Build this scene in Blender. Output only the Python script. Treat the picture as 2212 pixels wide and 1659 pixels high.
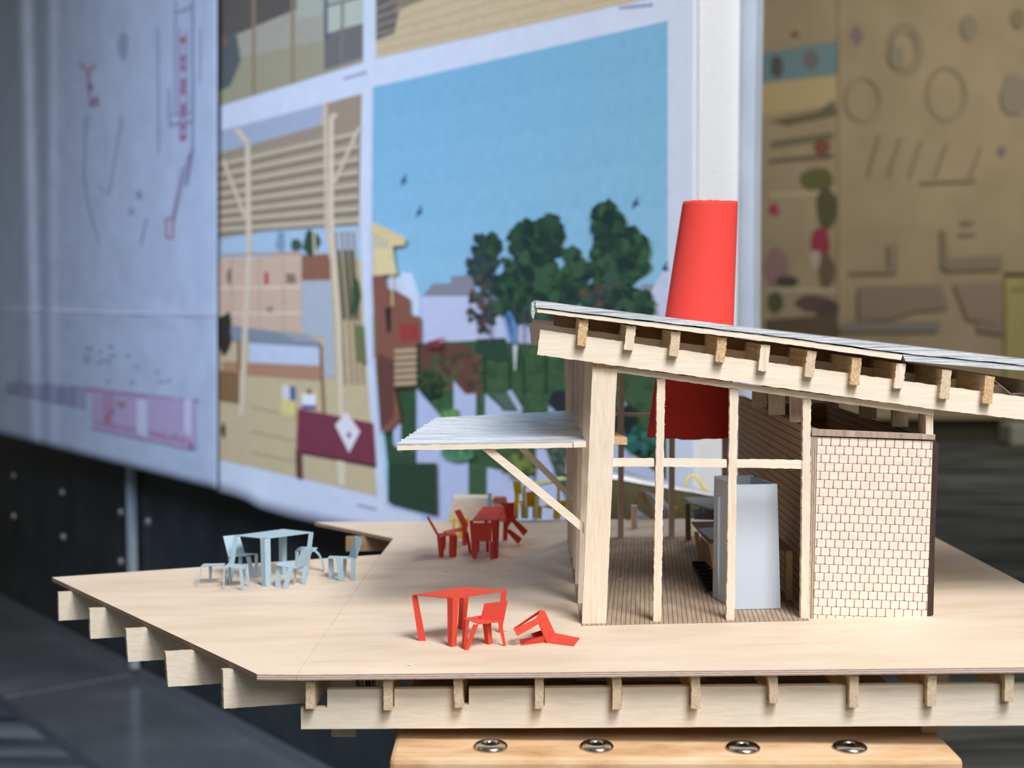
import bpy, math, random
from mathutils import Vector, Matrix
random.seed(7)
C = bpy.context.scene.collection
for o in list(bpy.data.objects): bpy.data.objects.remove(o)

# ------------------------------------------------------------------ camera, world, lights
F = 2900.0; CXP, CYP = 1106.0, 829.5
PITCH = math.atan((CYP - 650.0) / F)
EYE = Vector((0, 0, 1.25))
cam_d = bpy.data.cameras.new('camera'); cam = bpy.data.objects.new('camera', cam_d); C.objects.link(cam)
cam_d.sensor_width = 36.0; cam_d.lens = 36.0 * F / 2212.0
cam_d.clip_start = 0.05; cam_d.clip_end = 60
cam.location = EYE; cam.rotation_euler = (math.pi / 2 - PITCH, 0, 0)
cam_d.dof.use_dof = True; cam_d.dof.focus_distance = 1.0; cam_d.dof.aperture_fstop = 7.2
bpy.context.scene.camera = cam
vs = bpy.context.scene.view_settings
vs.view_transform = 'Standard'; vs.look = 'None'; vs.gamma = 1.0; vs.use_curve_mapping = False
vs.exposure = 0.0

world = bpy.data.worlds.new('world'); bpy.context.scene.world = world; world.use_nodes = True
bg = world.node_tree.nodes['Background']; bg.inputs[0].default_value = (1.0, 0.96, 0.90, 1); bg.inputs[1].default_value = 0.10

def area(name, loc, target, size, power, col, sy=None):
    l = bpy.data.lights.new(name, 'AREA'); l.energy = power; l.color = col
    l.shape = 'RECTANGLE'; l.size = size; l.size_y = sy or size
    o = bpy.data.objects.new(name, l); C.objects.link(o); o.location = loc
    o.rotation_euler = (Vector(target) - Vector(loc)).to_track_quat('-Z', 'Y').to_euler()
    return o
area('ceiling_daylight', (0.60, -0.12, 2.75), (0.1, 1.05, 1.0), 0.7, 51, (1.0, 0.985, 0.975))
area('front_fill_light', (1.5, -2.3, 3.2), (0.2, 1.1, 1.0), 1.7, 60, (1.0, 0.985, 0.97), 1.4)  # added soft fill behind the camera that brightens the front faces
area('poster_fill_light', (-2.3, 1.2, 3.1), (-0.75, 3.05, 1.1), 1.3, 22, (0.54, 0.68, 1.0), 1.1).data.spread = math.radians(76)  # added blue lamp, spread narrowed to light the poster and miss the model
area('back_fill_light', (0.5, 2.6, 3.3), (0.05, 1.5, 1.0), 0.9, 26, (1.0, 0.93, 0.82))  # added high fill that lifts the back of the deck
area('far_ceiling_light', (4.5, 8.6, 3.8), (4.0, 11.6, 1.0), 2.5, 62, (1.0, 0.93, 0.80))

# ------------------------------------------------------------------ photograph geometry
FW = Vector((0, math.cos(PITCH), -math.sin(PITCH))); UP = Vector((0, math.sin(PITCH), math.cos(PITCH)))
def ray(x, y): return FW + Vector((1, 0, 0)) * ((x - CXP) / F) + UP * ((CYP - y) / F)
def at(x, y, Y):
    d = ray(x, y); return EYE + d * (Y / d.y)
def on_z(x, y, z):
    d = ray(x, y); return EYE + d * ((z - EYE.z) / d.z)
ZD, KD = 1.006, 0.022                                   # the deck: height at x=0 and its slight tilt
def zdeck(X, h=0.0): return ZD + KD * X + h
def deck(x, y, h=0.0):
    d = ray(x, y); return EYE + d * ((ZD + h - EYE.z) / (d.z - KD * d.x))
DV = Vector((0.012, 1, 0))                              # depth direction of the model house

# ------------------------------------------------------------------ colours and materials
def lin(c):
    r = []
    for v in c[:3]:
        v /= 255.0
        r.append(v / 12.92 if v <= 0.04045 else ((v + 0.055) / 1.055) ** 2.4)
    return r
MATS = {}
def new_mat(name, rough=0.8, metal=0.0, spec=0.3):
    m = bpy.data.materials.new(name); m.use_nodes = True
    b = m.node_tree.nodes['Principled BSDF']
    b.inputs['Roughness'].default_value = rough; b.inputs['Metallic'].default_value = metal
    b.inputs['Specular IOR Level'].default_value = spec
    MATS[name] = m
    return m, m.node_tree, b
def nd(nt, t, **k):
    n = nt.nodes.new(t)
    for a, v in k.items(): setattr(n, a, v)
    return n
def ramp(nt, fac, stops):
    r = nd(nt, 'ShaderNodeValToRGB')
    while len(r.color_ramp.elements) < len(stops): r.color_ramp.elements.new(0.5)
    for e, (p, c) in zip(r.color_ramp.elements, stops):
        e.position = p; e.color = (*lin(c), 1)
    nt.links.new(fac, r.inputs[0]); return r.outputs[0]
def coords(nt, kind, scale, rot=(0, 0, 0)):
    tc = nd(nt, 'ShaderNodeTexCoord'); mp = nd(nt, 'ShaderNodeMapping')
    mp.inputs['Scale'].default_value = scale; mp.inputs['Rotation'].default_value = rot
    nt.links.new(tc.outputs[kind], mp.inputs[0]); return mp.outputs[0]
def bump(nt, b, h, strength, dist):
    bp = nd(nt, 'ShaderNodeBump'); bp.inputs['Strength'].default_value = strength; bp.inputs['Distance'].default_value = dist
    nt.links.new(h, bp.inputs['Height']); nt.links.new(bp.outputs[0], b.inputs['Normal'])
def grain(name, c1, c2, c3, scale, kind='Object', rough=0.75, bs=0.3, bd=0.0002, spec=0.25, rot=(0, 0, 0)):
    """wood: noise stretched along one axis, plus a fine speckle"""
    m, nt, b = new_mat(name, rough, 0, spec)
    v = coords(nt, kind, scale, rot)
    n = nd(nt, 'ShaderNodeTexNoise'); n.inputs['Scale'].default_value = 1; n.inputs['Detail'].default_value = 5
    n.inputs['Roughness'].default_value = 0.6; n.inputs['Distortion'].default_value = 0.3
    nt.links.new(v, n.inputs['Vector'])
    col = ramp(nt, n.outputs[0], [(0.28, c1), (0.5, c2), (0.72, c3)])
    nt.links.new(col, b.inputs['Base Color'])
    n2 = nd(nt, 'ShaderNodeTexNoise'); n2.inputs['Scale'].default_value = 3; n2.inputs['Detail'].default_value = 3
    nt.links.new(v, n2.inputs['Vector'])
    bump(nt, b, n2.outputs[0], bs, bd)
    return m
def plain(name, c, rough=0.8, metal=0.0, spec=0.3, var=0.06, sc=900, bd=0.0001, bs=0.25):
    m, nt, b = new_mat(name, rough, metal, spec)
    v = coords(nt, 'Object', (sc, sc, sc))
    n = nd(nt, 'ShaderNodeTexNoise'); n.inputs['Scale'].default_value = 1; n.inputs['Detail'].default_value = 3
    nt.links.new(v, n.inputs['Vector'])
    lo = [x * (1 - var) for x in c]; hi = [min(255, x * (1 + var)) for x in c]
    nt.links.new(ramp(nt, n.outputs[0], [(0.3, lo), (0.7, hi)]), b.inputs['Base Color'])
    bump(nt, b, n.outputs[0], bs, bd)
    return m

birch = grain('birch_plywood', (212, 191, 166), (223, 205, 184), (230, 214, 195), (9, 38, 30), rough=0.62, bs=0.12, rot=(0, 0, 0.5))
bass_x = grain('basswood_along', (228, 213, 192), (236, 224, 206), (242, 233, 219), (40, 500, 500))
bass_z = grain('basswood_upright', (220, 202, 178), (231, 216, 196), (239, 228, 212), (500, 500, 40))
bass_y = grain('basswood_deep', (200, 168, 128), (222, 194, 154), (234, 212, 176), (500, 40, 300))
endg = grain('end_grain', (186, 140, 92), (220, 186, 144), (240, 218, 186), (900, 900, 500), bs=0.9, bd=0.0006)
endp = grain('end_grain_pale', (196, 168, 134), (222, 202, 172), (236, 222, 198), (900, 900, 500), bs=0.9, bd=0.0005)
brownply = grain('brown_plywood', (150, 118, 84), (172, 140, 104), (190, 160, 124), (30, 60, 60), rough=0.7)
pine = grain('pine_board', (186, 142, 98), (218, 182, 142), (232, 206, 174), (16, 46, 46), rough=0.55, bs=0.3, bd=0.0004)
pine_end = grain('pine_edge', (214, 176, 132), (232, 202, 162), (240, 216, 182), (20, 100, 200), rough=0.7)

def ply_edge(name, a, b_, c):
    m, nt, b = new_mat(name, 0.8, 0, 0.2)
    v = coords(nt, 'UV', (1, 1, 1))
    sp = nd(nt, 'ShaderNodeSeparateXYZ'); nt.links.new(v, sp.inputs[0])
    n = nd(nt, 'ShaderNodeTexNoise'); n.inputs['Scale'].default_value = 1; n.inputs['Detail'].default_value = 4
    v2 = coords(nt, 'UV', (160, 6, 1)); nt.links.new(v2, n.inputs['Vector'])
    ma = nd(nt, 'ShaderNodeMath', operation='MULTIPLY_ADD'); ma.inputs[1].default_value = 3.0
    nt.links.new(sp.outputs[1], ma.inputs[0])
    m3 = nd(nt, 'ShaderNodeMath', operation='MULTIPLY'); m3.inputs[1].default_value = 0.5
    nt.links.new(n.outputs[0], m3.inputs[0]); nt.links.new(m3.outputs[0], ma.inputs[2])
    pp = nd(nt, 'ShaderNodeMath', operation='PINGPONG'); pp.inputs[1].default_value = 0.5
    nt.links.new(ma.outputs[0], pp.inputs[0])
    m4 = nd(nt, 'ShaderNodeMath', operation='MULTIPLY'); m4.inputs[1].default_value = 2.0
    nt.links.new(pp.outputs[0], m4.inputs[0])
    nt.links.new(ramp(nt, m4.outputs[0], [(0.15, a), (0.5, b_), (0.85, c)]), b.inputs['Base Color'])
    bump(nt, b, m4.outputs[0], 0.6, 0.0004)
    return m
ply_dark = ply_edge('burnt_ply_edge', (112, 90, 74), (176, 146, 122), (214, 188, 162))
ply_light = ply_edge('sawn_ply_edge', (168, 134, 118), (214, 190, 176), (238, 226, 216))
ply_grey = ply_edge('grey_ply_edge', (120, 100, 88), (176, 156, 140), (210, 194, 178))
burnt = ply_edge('charred_edge', (46, 36, 36), (70, 56, 52), (96, 76, 66))

def planks(name, c1, c2, line, pitch, width, axis=0):
    m, nt, b = new_mat(name, 0.75, 0, 0.25)
    tc = nd(nt, 'ShaderNodeTexCoord'); sp = nd(nt, 'ShaderNodeSeparateXYZ'); nt.links.new(tc.outputs['UV'], sp.inputs[0])
    dv = nd(nt, 'ShaderNodeMath', operation='DIVIDE'); dv.inputs[1].default_value = pitch; nt.links.new(sp.outputs[axis], dv.inputs[0])
    fr = nd(nt, 'ShaderNodeMath', operation='PINGPONG'); fr.inputs[1].default_value = 0.5; nt.links.new(dv.outputs[0], fr.inputs[0])
    lt = nd(nt, 'ShaderNodeMapRange'); lt.inputs[1].default_value = width; lt.inputs[2].default_value = width * 2.2
    nt.links.new(fr.outputs[0], lt.inputs[0])
    v = coords(nt, 'UV', (300, 30, 1) if axis == 0 else (30, 300, 1))
    n = nd(nt, 'ShaderNodeTexNoise'); n.inputs['Scale'].default_value = 1; n.inputs['Detail'].default_value = 4
    nt.links.new(v, n.inputs['Vector'])
    col = ramp(nt, n.outputs[0], [(0.3, c1), (0.7, c2)])
    mx = nd(nt, 'ShaderNodeMix', data_type='RGBA'); mx.inputs[6].default_value = (*lin(line), 1)
    nt.links.new(lt.outputs[0], mx.inputs[0]); nt.links.new(col, mx.inputs[7])
    nt.links.new(mx.outputs[2], b.inputs['Base Color'])
    bump(nt, b, lt.outputs[0], 0.5, 0.0003)
    return m
floor_planks = planks('etched_floor_planks', (158, 138, 118), (184, 164, 142), (104, 82, 64), 0.0036, 0.045, 0)
wall_planks = planks('etched_wall_boards', (196, 166, 136), (212, 184, 154), (96, 68, 48), 0.0062, 0.035, 1)

def shingles():
    """rows of small rounded tiles: brick bond with rounded lower corners"""
    m, nt, b = new_mat('laser_cut_shingles', 0.75, 0, 0.25)
    def M(op, *a):
        n = nd(nt, 'ShaderNodeMath', operation=op)
        for k, v in enumerate(a):
            if isinstance(v, (int, float)): n.inputs[k].default_value = v
            else: nt.links.new(v, n.inputs[k])
        return n.outputs[0]
    W, Hh, t, rr = 0.0068, 0.0064, 0.00034, 0.0013
    tc = nd(nt, 'ShaderNodeTexCoord'); sp = nd(nt, 'ShaderNodeSeparateXYZ'); nt.links.new(tc.outputs['UV'], sp.inputs[0])
    v = M('DIVIDE', sp.outputs[1], Hh); row = M('FLOOR', v); fv = M('SUBTRACT', v, row)
    u = M('ADD', M('DIVIDE', sp.outputs[0], W), M('MULTIPLY', row, 0.5)); fu = M('SUBTRACT', u, M('FLOOR', u))
    du = M('MULTIPLY', M('MINIMUM', fu, M('SUBTRACT', 1.0, fu)), W); dv = M('MULTIPLY', fv, Hh)
    a_ = M('MAXIMUM', M('SUBTRACT', rr, du), 0.0); b_ = M('MAXIMUM', M('SUBTRACT', rr, dv), 0.0)
    d = M('SQRT', M('ADD', M('MULTIPLY', a_, a_), M('MULTIPLY', b_, b_)))
    mr = nd(nt, 'ShaderNodeMapRange'); mr.inputs[1].default_value = rr - t * 1.3; mr.inputs[2].default_value = rr - t * 0.5
    nt.links.new(d, mr.inputs[0])
    n = nd(nt, 'ShaderNodeTexNoise'); n.inputs['Scale'].default_value = 1; n.inputs['Detail'].default_value = 4; nt.links.new(coords(nt, 'UV', (60, 260, 1)), n.inputs['Vector'])
    base = ramp(nt, n.outputs[0], [(0.3, (226, 212, 198)), (0.7, (240, 230, 218))])
    n2 = nd(nt, 'ShaderNodeTexNoise'); n2.inputs['Scale'].default_value = 1; nt.links.new(coords(nt, 'UV', (200, 200, 1)), n2.inputs['Vector'])
    line = ramp(nt, n2.outputs[0], [(0.35, (112, 70, 44)), (0.65, (170, 112, 70))])
    mx = nd(nt, 'ShaderNodeMix', data_type='RGBA'); nt.links.new(mr.outputs[0], mx.inputs[0]); nt.links.new(base, mx.inputs[6]); nt.links.new(line, mx.inputs[7])
    nt.links.new(mx.outputs[2], b.inputs['Base Color'])
    bump(nt, b, M('SUBTRACT', 1.0, mr.outputs[0]), 0.4, 0.0003)
    return m
shing = shingles()

def foil(name, sc, bst=0.6, met=0.55):
    m, nt, b = new_mat(name, 0.42, met, 0.5)
    v = coords(nt, 'Object', sc)
    n = nd(nt, 'ShaderNodeTexNoise'); n.inputs['Scale'].default_value = 1; n.inputs['Detail'].default_value = 6; n.inputs['Roughness'].default_value = 0.7
    nt.links.new(v, n.inputs['Vector'])
    nt.links.new(ramp(nt, n.outputs[0], [(0.35, (140, 150, 160)), (0.47, (214, 222, 230)), (0.7, (246, 249, 252))]), b.inputs['Base Color'])
    nt.links.new(ramp(nt, n.outputs[0], [(0.3, (170, 170, 170)), (0.7, (120, 120, 120))]), b.inputs['Roughness'])
    bump(nt, b, n.outputs[0], bst, 0.0006)
    return m
silver = foil('silver_foil', (20, 600, 900), 0.5, 0.35)
silver2 = foil('silver_card', (14, 420, 700), 0.3, 0.35)
steel = plain('zinc_plated_steel', (196, 196, 190), 0.22, 1.0, 0.5, 0.05, 400)
dark_steel = plain('screw_recess', (60, 58, 52), 0.4, 1.0, 0.5, 0.1, 400)
red = plain('red_card', (214, 78, 62), 0.8, 0, 0.2, 0.05, 1200)
redp = plain('red_chimney_card', (212, 64, 56), 0.75, 0, 0.25, 0.04, 1500)
blue = plain('pale_blue_card', (166, 192, 208), 0.75, 0, 0.25, 0.03, 900)
white = plain('white_foam_board', (245, 247, 250), 0.7, 0, 0.3, 0.02, 200)
whitecard = plain('grey_white_card', (196, 208, 222), 0.7, 0, 0.3, 0.02, 700)
yellow = plain('yellow_card', (255, 218, 66), 0.7, 0, 0.25, 0.04, 900)
orange = plain('amber_card', (242, 182, 44), 0.7, 0, 0.25, 0.04, 900)
lime = plain('pale_green_card', (224, 236, 172), 0.7, 0, 0.25, 0.04, 900)
olive = plain('olive_card', (128, 122, 88), 0.7, 0, 0.25, 0.06, 300)
greycard = plain('grey_card', (150, 156, 158), 0.6, 0.2, 0.4, 0.06, 500)
brownboard = plain('brown_cardboard', (150, 122, 98), 0.8, 0, 0.2, 0.08, 500)
pink = plain('pink_card', (206, 130, 118), 0.8, 0, 0.2, 0.05, 500)
black = plain('black_paint', (20, 21, 22), 0.3, 0, 0.5, 0.15, 30)
blackp = plain('black_wall_panel', (46, 50, 50), 0.45, 0, 0.4, 0.2, 6, bs=0.05)
alum = plain('aluminium_post', (196, 208, 212), 0.5, 0.1, 0.5, 0.03, 60)
stud = plain('bolt_head', (205, 198, 186), 0.35, 0.7, 0.5, 0.03, 60)
label_white = plain('paper_label', (224, 216, 204), 0.8, 0, 0.2, 0.02, 400)

# ------------------------------------------------------------------ mesh helpers
class MB:
    def __init__(s): s.v = []; s.f = []; s.m = []; s.uv = []; s.c = []
    def face(s, pts, mi=0, uv=None, col=None):
        n = len(s.v); s.v += [Vector(p) for p in pts]; s.f.append(list(range(n, n + len(pts)))); s.m.append(mi)
        s.uv.append(uv or [(p[0], p[1]) for p in pts]); s.c.append(col)
    def prism(s, pts, vec, mi=0, side=None, back=None, uv=None):
        pts = [Vector(p) for p in pts]; vec = Vector(vec)
        nrm = Vector()
        for i in range(len(pts)):
            a, b = pts[i], pts[(i + 1) % len(pts)]
            nrm += a.cross(b)
        if nrm.dot(vec) > 0: pts = pts[::-1]; uv = uv[::-1] if uv else None; side = side[::-1] if isinstance(side, list) else side
        q = [p + vec for p in pts]
        s.face(pts, mi, uv); s.face(q[::-1], mi if back is None else back, uv[::-1] if uv else None)
        L = vec.length; u = 0
        for i in range(len(pts)):
            j = (i + 1) % len(pts); d = (pts[j] - pts[i]).length
            sm = mi if side is None else (side[i] if isinstance(side, list) else side)
            s.face([pts[i], q[i], q[j], pts[j]], sm, [(u, 0), (u, 1), (u + d, 1), (u + d, 0)]); u += d
    def box(s, c, sx, sy, sz, mi=0, rz=0.0):
        c = Vector(c); R = Matrix.Rotation(rz, 3, 'Z')
        p = [c + R @ Vector((a * sx / 2, b * sy / 2, -sz / 2)) for a, b in ((-1, -1), (1, -1), (1, 1), (-1, 1))]
        s.prism(p, (0, 0, sz), mi)
    def sheet(s, pts, th, mi=0):
        pts = [Vector(p) for p in pts]; n = Vector()
        for i in range(len(pts)): n += pts[i].cross(pts[(i + 1) % len(pts)])
        n.normalize()
        if n.y < 0: n = -n
        s.prism(pts, n * th, mi)
    def strip(s, path, wvec, th):
        """a bent strip of card following a path, wvec = its width"""
        wvec = Vector(wvec)
        for a, b in zip(path, path[1:]):
            a, b = Vector(a), Vector(b); s.sheet([a, b, b + wvec, a + wvec], th)
    def bar(s, a, b, w, d):
        a, b = Vector(a), Vector(b); z = (b - a).normalized()
        x = z.cross(Vector((0, 1, 0))).normalized(); y = z.cross(x)
        p = [a + x * i * w / 2 + y * j * d / 2 for i, j in ((-1, -1), (1, -1), (1, 1), (-1, 1))]
        s.prism(p, b - a)
    def tube(s, path, r, n=10, mi=0):
        rings = []
        path = [Vector(p) for p in path]
        for i, p in enumerate(path):
            t = (path[min(i + 1, len(path) - 1)] - path[max(i - 1, 0)]).normalized()
            x = t.cross(Vector((0.1, 1, 0.2))).normalized(); y = t.cross(x)
            rings.append([p + (x * math.cos(a) + y * math.sin(a)) * r for a in [2 * math.pi * k / n for k in range(n)]])
        for A, B in zip(rings, rings[1:]):
            for k in range(n): s.face([A[k], A[(k + 1) % n], B[(k + 1) % n], B[k]], mi)
        s.face(rings[0][::-1], mi); s.face(rings[-1], mi)
    def lathe(s, c, prof, n=32, mi=0):
        c = Vector(c)
        R = [[c + Vector((r * math.cos(2 * math.pi * k / n), r * math.sin(2 * math.pi * k / n), z)) for k in range(n)] for r, z in prof]
        for A, B in zip(R, R[1:]):
            for k in range(n): s.face([A[k], A[(k + 1) % n], B[(k + 1) % n], B[k]], mi)
def link(o, parent, loc):
    C.objects.link(o)
    if parent is not None: o.parent = parent
    else: o.location = loc
    return o
ORG = {}
def org(o):
    while o.parent is not None: o = o.parent
    return ORG.get(o.name, Vector((0, 0, 0)))
def obj(name, mb, mat, parent=None, smooth=False, loc=None, bevel=0):
    """one mesh object; vertices are given in world space"""
    if parent is not None: L = org(parent)
    elif loc is not None: L = Vector(loc)
    else:
        xs = [v.x for v in mb.v]; ys = [v.y for v in mb.v]; zs = [v.z for v in mb.v]
        L = Vector(((min(xs) + max(xs)) / 2, (min(ys) + max(ys)) / 2, min(zs)))
    idx = {}; vs_ = []; remap = []
    for v in mb.v:
        k = (round(v.x, 6), round(v.y, 6), round(v.z, 6))
        if k not in idx: idx[k] = len(vs_); vs_.append(v - L)
        remap.append(idx[k])
    fs = []; keep = []
    for i, f in enumerate(mb.f):
        g = [remap[j] for j in f]
        if len(set(g)) == len(g): fs.append(g); keep.append(i)
    me = bpy.data.meshes.new(name); me.from_pydata([tuple(v) for v in vs_], [], fs)
    mats = mat if isinstance(mat, list) else [mat]
    for m in mats: me.materials.append(m)
    usecol = any(c is not None for c in mb.c)
    me.uv_layers.new(name='UVMap')
    if usecol: me.color_attributes.new('Col', 'FLOAT_COLOR', 'CORNER')
    uvl = me.uv_layers['UVMap']; ca = me.color_attributes['Col'] if usecol else None
    if len(me.polygons) == len(keep):
        for p, i in zip(me.polygons, keep):
            p.material_index = mb.m[i]; p.use_smooth = smooth
            for li, uv in zip(p.loop_indices, mb.uv[i]):
                uvl.data[li].uv = uv
                if usecol: ca.data[li].color = (*(mb.c[i] or (0.8, 0.8, 0.8)), 1)
    o = bpy.data.objects.new(name, me)
    link(o, parent, L)
    if parent is None: ORG[o.name] = L
    if bevel:
        b = o.modifiers.new('bevel', 'BEVEL'); b.width = bevel; b.segments = 2; b.limit_method = 'ANGLE'
    return o
def empty(name, loc):
    o = bpy.data.objects.new(name, None); C.objects.link(o); o.location = loc; o.empty_display_size = 0.02
    ORG[o.name] = Vector(loc); return o
def tag(o, label, cat, group=None, kind=None):
    o['label'] = label; o['category'] = cat
    if group: o['group'] = group
    if kind: o['kind'] = kind
    return o
def structure(o): o['kind'] = 'structure'; return o
def jag(pts, step=0.003, amp=0.00022):
    """saw-rough outline"""
    out = []
    for i in range(len(pts)):
        a, b = Vector(pts[i]), Vector(pts[(i + 1) % len(pts)]); L = (b - a).length; n = max(1, int(L / step))
        for k in range(n):
            p = a.lerp(b, k / n)
            if k: p = p + Vector((random.uniform(-amp, amp), 0, random.uniform(-amp, amp)))
            out.append(p)
    return out
def px(pts, Y): return [at(x, y, Y) for x, y in pts]

# ------------------------------------------------------------------ the room
def floor_mat():
    m, nt, b = new_mat('carpet', 0.95, 0, 0.1)
    v = coords(nt, 'Object', (1.1, 9, 1), (0, 0, 0.06))
    n = nd(nt, 'ShaderNodeTexNoise'); n.inputs['Scale'].default_value = 1; n.inputs['Detail'].default_value = 4; n.inputs['Distortion'].default_value = 0.6
    nt.links.new(v, n.inputs['Vector'])
    nt.links.new(ramp(nt, n.outputs[0], [(0.34, (50, 58, 66)), (0.5, (92, 96, 96)), (0.66, (128, 130, 126))]), b.inputs['Base Color'])
    bump(nt, b, n.outputs[0], 0.4, 0.01)
    return m
mb = MB(); mb.face([(-7, -4, 0), (9, -4, 0), (9, 12.4, 0), (-7, 12.4, 0)]); structure(obj('floor', mb, floor_mat(), loc=(0, 0, 0)))

# display board: direction it runs in, and its face
DB = Vector((-math.sin(math.radians(38.4)), math.cos(math.radians(38.4)), 0)); NB = Vector((-DB.y, DB.x, 0))
P0 = at(1505, 650, 2.2)
def board(x, y, off=0.0):
    d = ray(x, y); p = P0 + NB * off
    t = (p - EYE).dot(NB) / d.dot(NB); return EYE + d * t
# black panelled wall behind and below the board
wall_off = -0.16
def wallpt(x, y, off=0.0): return board(x, y, wall_off + off)
a = P0 + NB * wall_off + DB * 0.15; b = P0 + NB * wall_off + DB * 7.0
mb = MB(); mb.prism([Vector((a.x, a.y, 0)), Vector((b.x, b.y, 0)), Vector((b.x, b.y, 3.2)), Vector((a.x, a.y, 3.2))], -NB * 0.12)
structure(obj('wall_left', mb, blackp, loc=(a.x, a.y, 0)))
mb = MB(); mb.prism([Vector((a.x, a.y, 0)) + NB * 0.001, Vector((b.x, b.y, 0)) + NB * 0.001, Vector((b.x, b.y, 0.035)) + NB * 0.001, Vector((a.x, a.y, 0.035)) + NB * 0.001], NB * 0.012)
structure(obj('baseboard_left', mb, plain('grey_skirting', (104, 106, 106), 0.5), loc=(a.x, a.y, 0)))
# dark polished tile strip along that wall
e = on_z(0, 1495, 0.0); w = (Vector((a.x, a.y, 0)) - e).dot(NB)
w = abs(w)
def tile_mat():
    m, nt, b = new_mat('dark_polished_tile', 0.2, 0, 0.5)
    v = coords(nt, 'Object', (2.2, 2.2, 1), (0, 0, math.radians(-51)))
    n = nd(nt, 'ShaderNodeTexNoise'); n.inputs['Scale'].default_value = 1; n.inputs['Detail'].default_value = 5
    nt.links.new(v, n.inputs['Vector'])
    nt.links.new(ramp(nt, n.outputs[0], [(0.35, (96, 98, 98)), (0.55, (112, 112, 110)), (0.75, (140, 140, 136))]), b.inputs['Base Color'])
    return m
tile = tile_mat()
base = Vector((a.x, a.y, 0)) + NB * 0.013
L0 = (wallpt(290, 1200) - base).dot(DB) % 1.5 - 1.5; L = L0; k = 0
grout = plain('pale_grout', (150, 152, 150), 0.6)
while L < 7.4:
    mb = MB(); p = base + DB * max(0, L + 0.008); q = base + DB * (L + 1.492)
    mb.prism([p, q, q + NB * w, p + NB * w], (0, 0, 0.004))
    structure(obj('trim_%d' % (k + 1), mb, tile, loc=p)); L += 1.5; k += 1
mb = MB(); p = base; q = base + DB * 8.0; mb.prism([p, q, q + NB * w, p + NB * w], (0, 0, 0.003)); structure(obj('trim_%d' % (k + 1), mb, grout, loc=p)); k += 1
mb = MB(); p = base + NB * (w + 0.001); q = p + DB * 7.4; mb.prism([p, q, q + NB * 0.03, p + NB * 0.03], (0, 0, 0.006))
structure(obj('trim_%d' % (k + 1), mb, plain('grey_threshold', (110, 114, 116), 0.4, 0.5), loc=p))
# aluminium joint post and bolt heads of the black wall
pc = wallpt(292, 1200, 0.012)
mb = MB(); mb.prism([Vector((pc.x, pc.y, 0.036)) + DB * 0.016, Vector((pc.x, pc.y, 0.036)) - DB * 0.016, Vector((pc.x, pc.y, 0.036)) - DB * 0.016 + NB * 0.02, Vector((pc.x, pc.y, 0.036)) + DB * 0.016 + NB * 0.02], (0, 0, 3.1))
tag(obj('wall_joint_post', mb, alum), 'slim upright aluminium post on the black wall under the drawings', 'post')
bolts = [((30, 1028), 'bolt head at the left picture edge in the upper row'), ((30, 1115), 'bolt head at the left picture edge in the lower row'),
         ((135, 1064), 'bolt head second from the left in the upper row'), ((137, 1160), 'bolt head second from the left in the lower row'),
         ((262, 1107), 'bolt head just left of the aluminium post in the upper row'), ((262, 1213), 'bolt head just left of the aluminium post in the lower row'),
         ((321, 1127), 'bolt head just right of the aluminium post')]
proto = None
for (bx, by), lb in bolts:
    c = wallpt(bx, by, 0.0)
    if proto is None:
        mb = MB(); n = 16; rr = [(0.0135, 0.0), (0.0135, 0.004), (0.009, 0.008), (0.0, 0.009)]
        R = [[c + NB * h + (DB * math.cos(2 * math.pi * k / n) + Vector((0, 0, 1)) * math.sin(2 * math.pi * k / n)) * r for k in range(n)] for r, h in rr]
        for A, B_ in zip(R, R[1:]):
            for k in range(n): mb.face([A[k], A[(k + 1) % n], B_[(k + 1) % n], B_[k]] if B_[0] != B_[1] else [A[k], A[(k + 1) % n], B_[k]])
        o = obj('wall_bolt', mb, stud, smooth=True, loc=c); proto = o
    else:
        o = proto.copy(); C.objects.link(o); o.location = c
    tag(o, lb, 'bolt', 'bolt heads on the black wall')

# ------------------------------------------------------------------ white display board
mb = MB(); n0 = P0 + NB * -0.004; th = 0.094
p1 = Vector((n0.x, n0.y, 0)); zt, zb = 3.0, 0.80
p2 = p1 + DB * 3.6
mb.prism([p1 + Vector((0, 0, zb)), p2 + Vector((0, 0, zb)), p2 + Vector((0, 0, zt)), p1 + Vector((0, 0, zt))], -NB * th)
t = obj('display_board', mb, white, bevel=0.002)
tag(t, 'thick white display board with the posters, bright end towards the camera', 'display board')
for dd in (0.12, 0.80):
    mb = MB(); q = p1 + DB * dd - NB * th / 2; mb.box((q.x, q.y, (zb - 0.004) / 2 + 0.004), 0.06, 0.05, zb - 0.004, rz=math.radians(128.4)); obj('leg', mb, white, t)
    mb = MB(); mb.box((q.x, q.y, 0.012), 0.10, 0.12, 0.016, rz=math.radians(128.4)); obj('foot', mb, alum, t)

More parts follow.
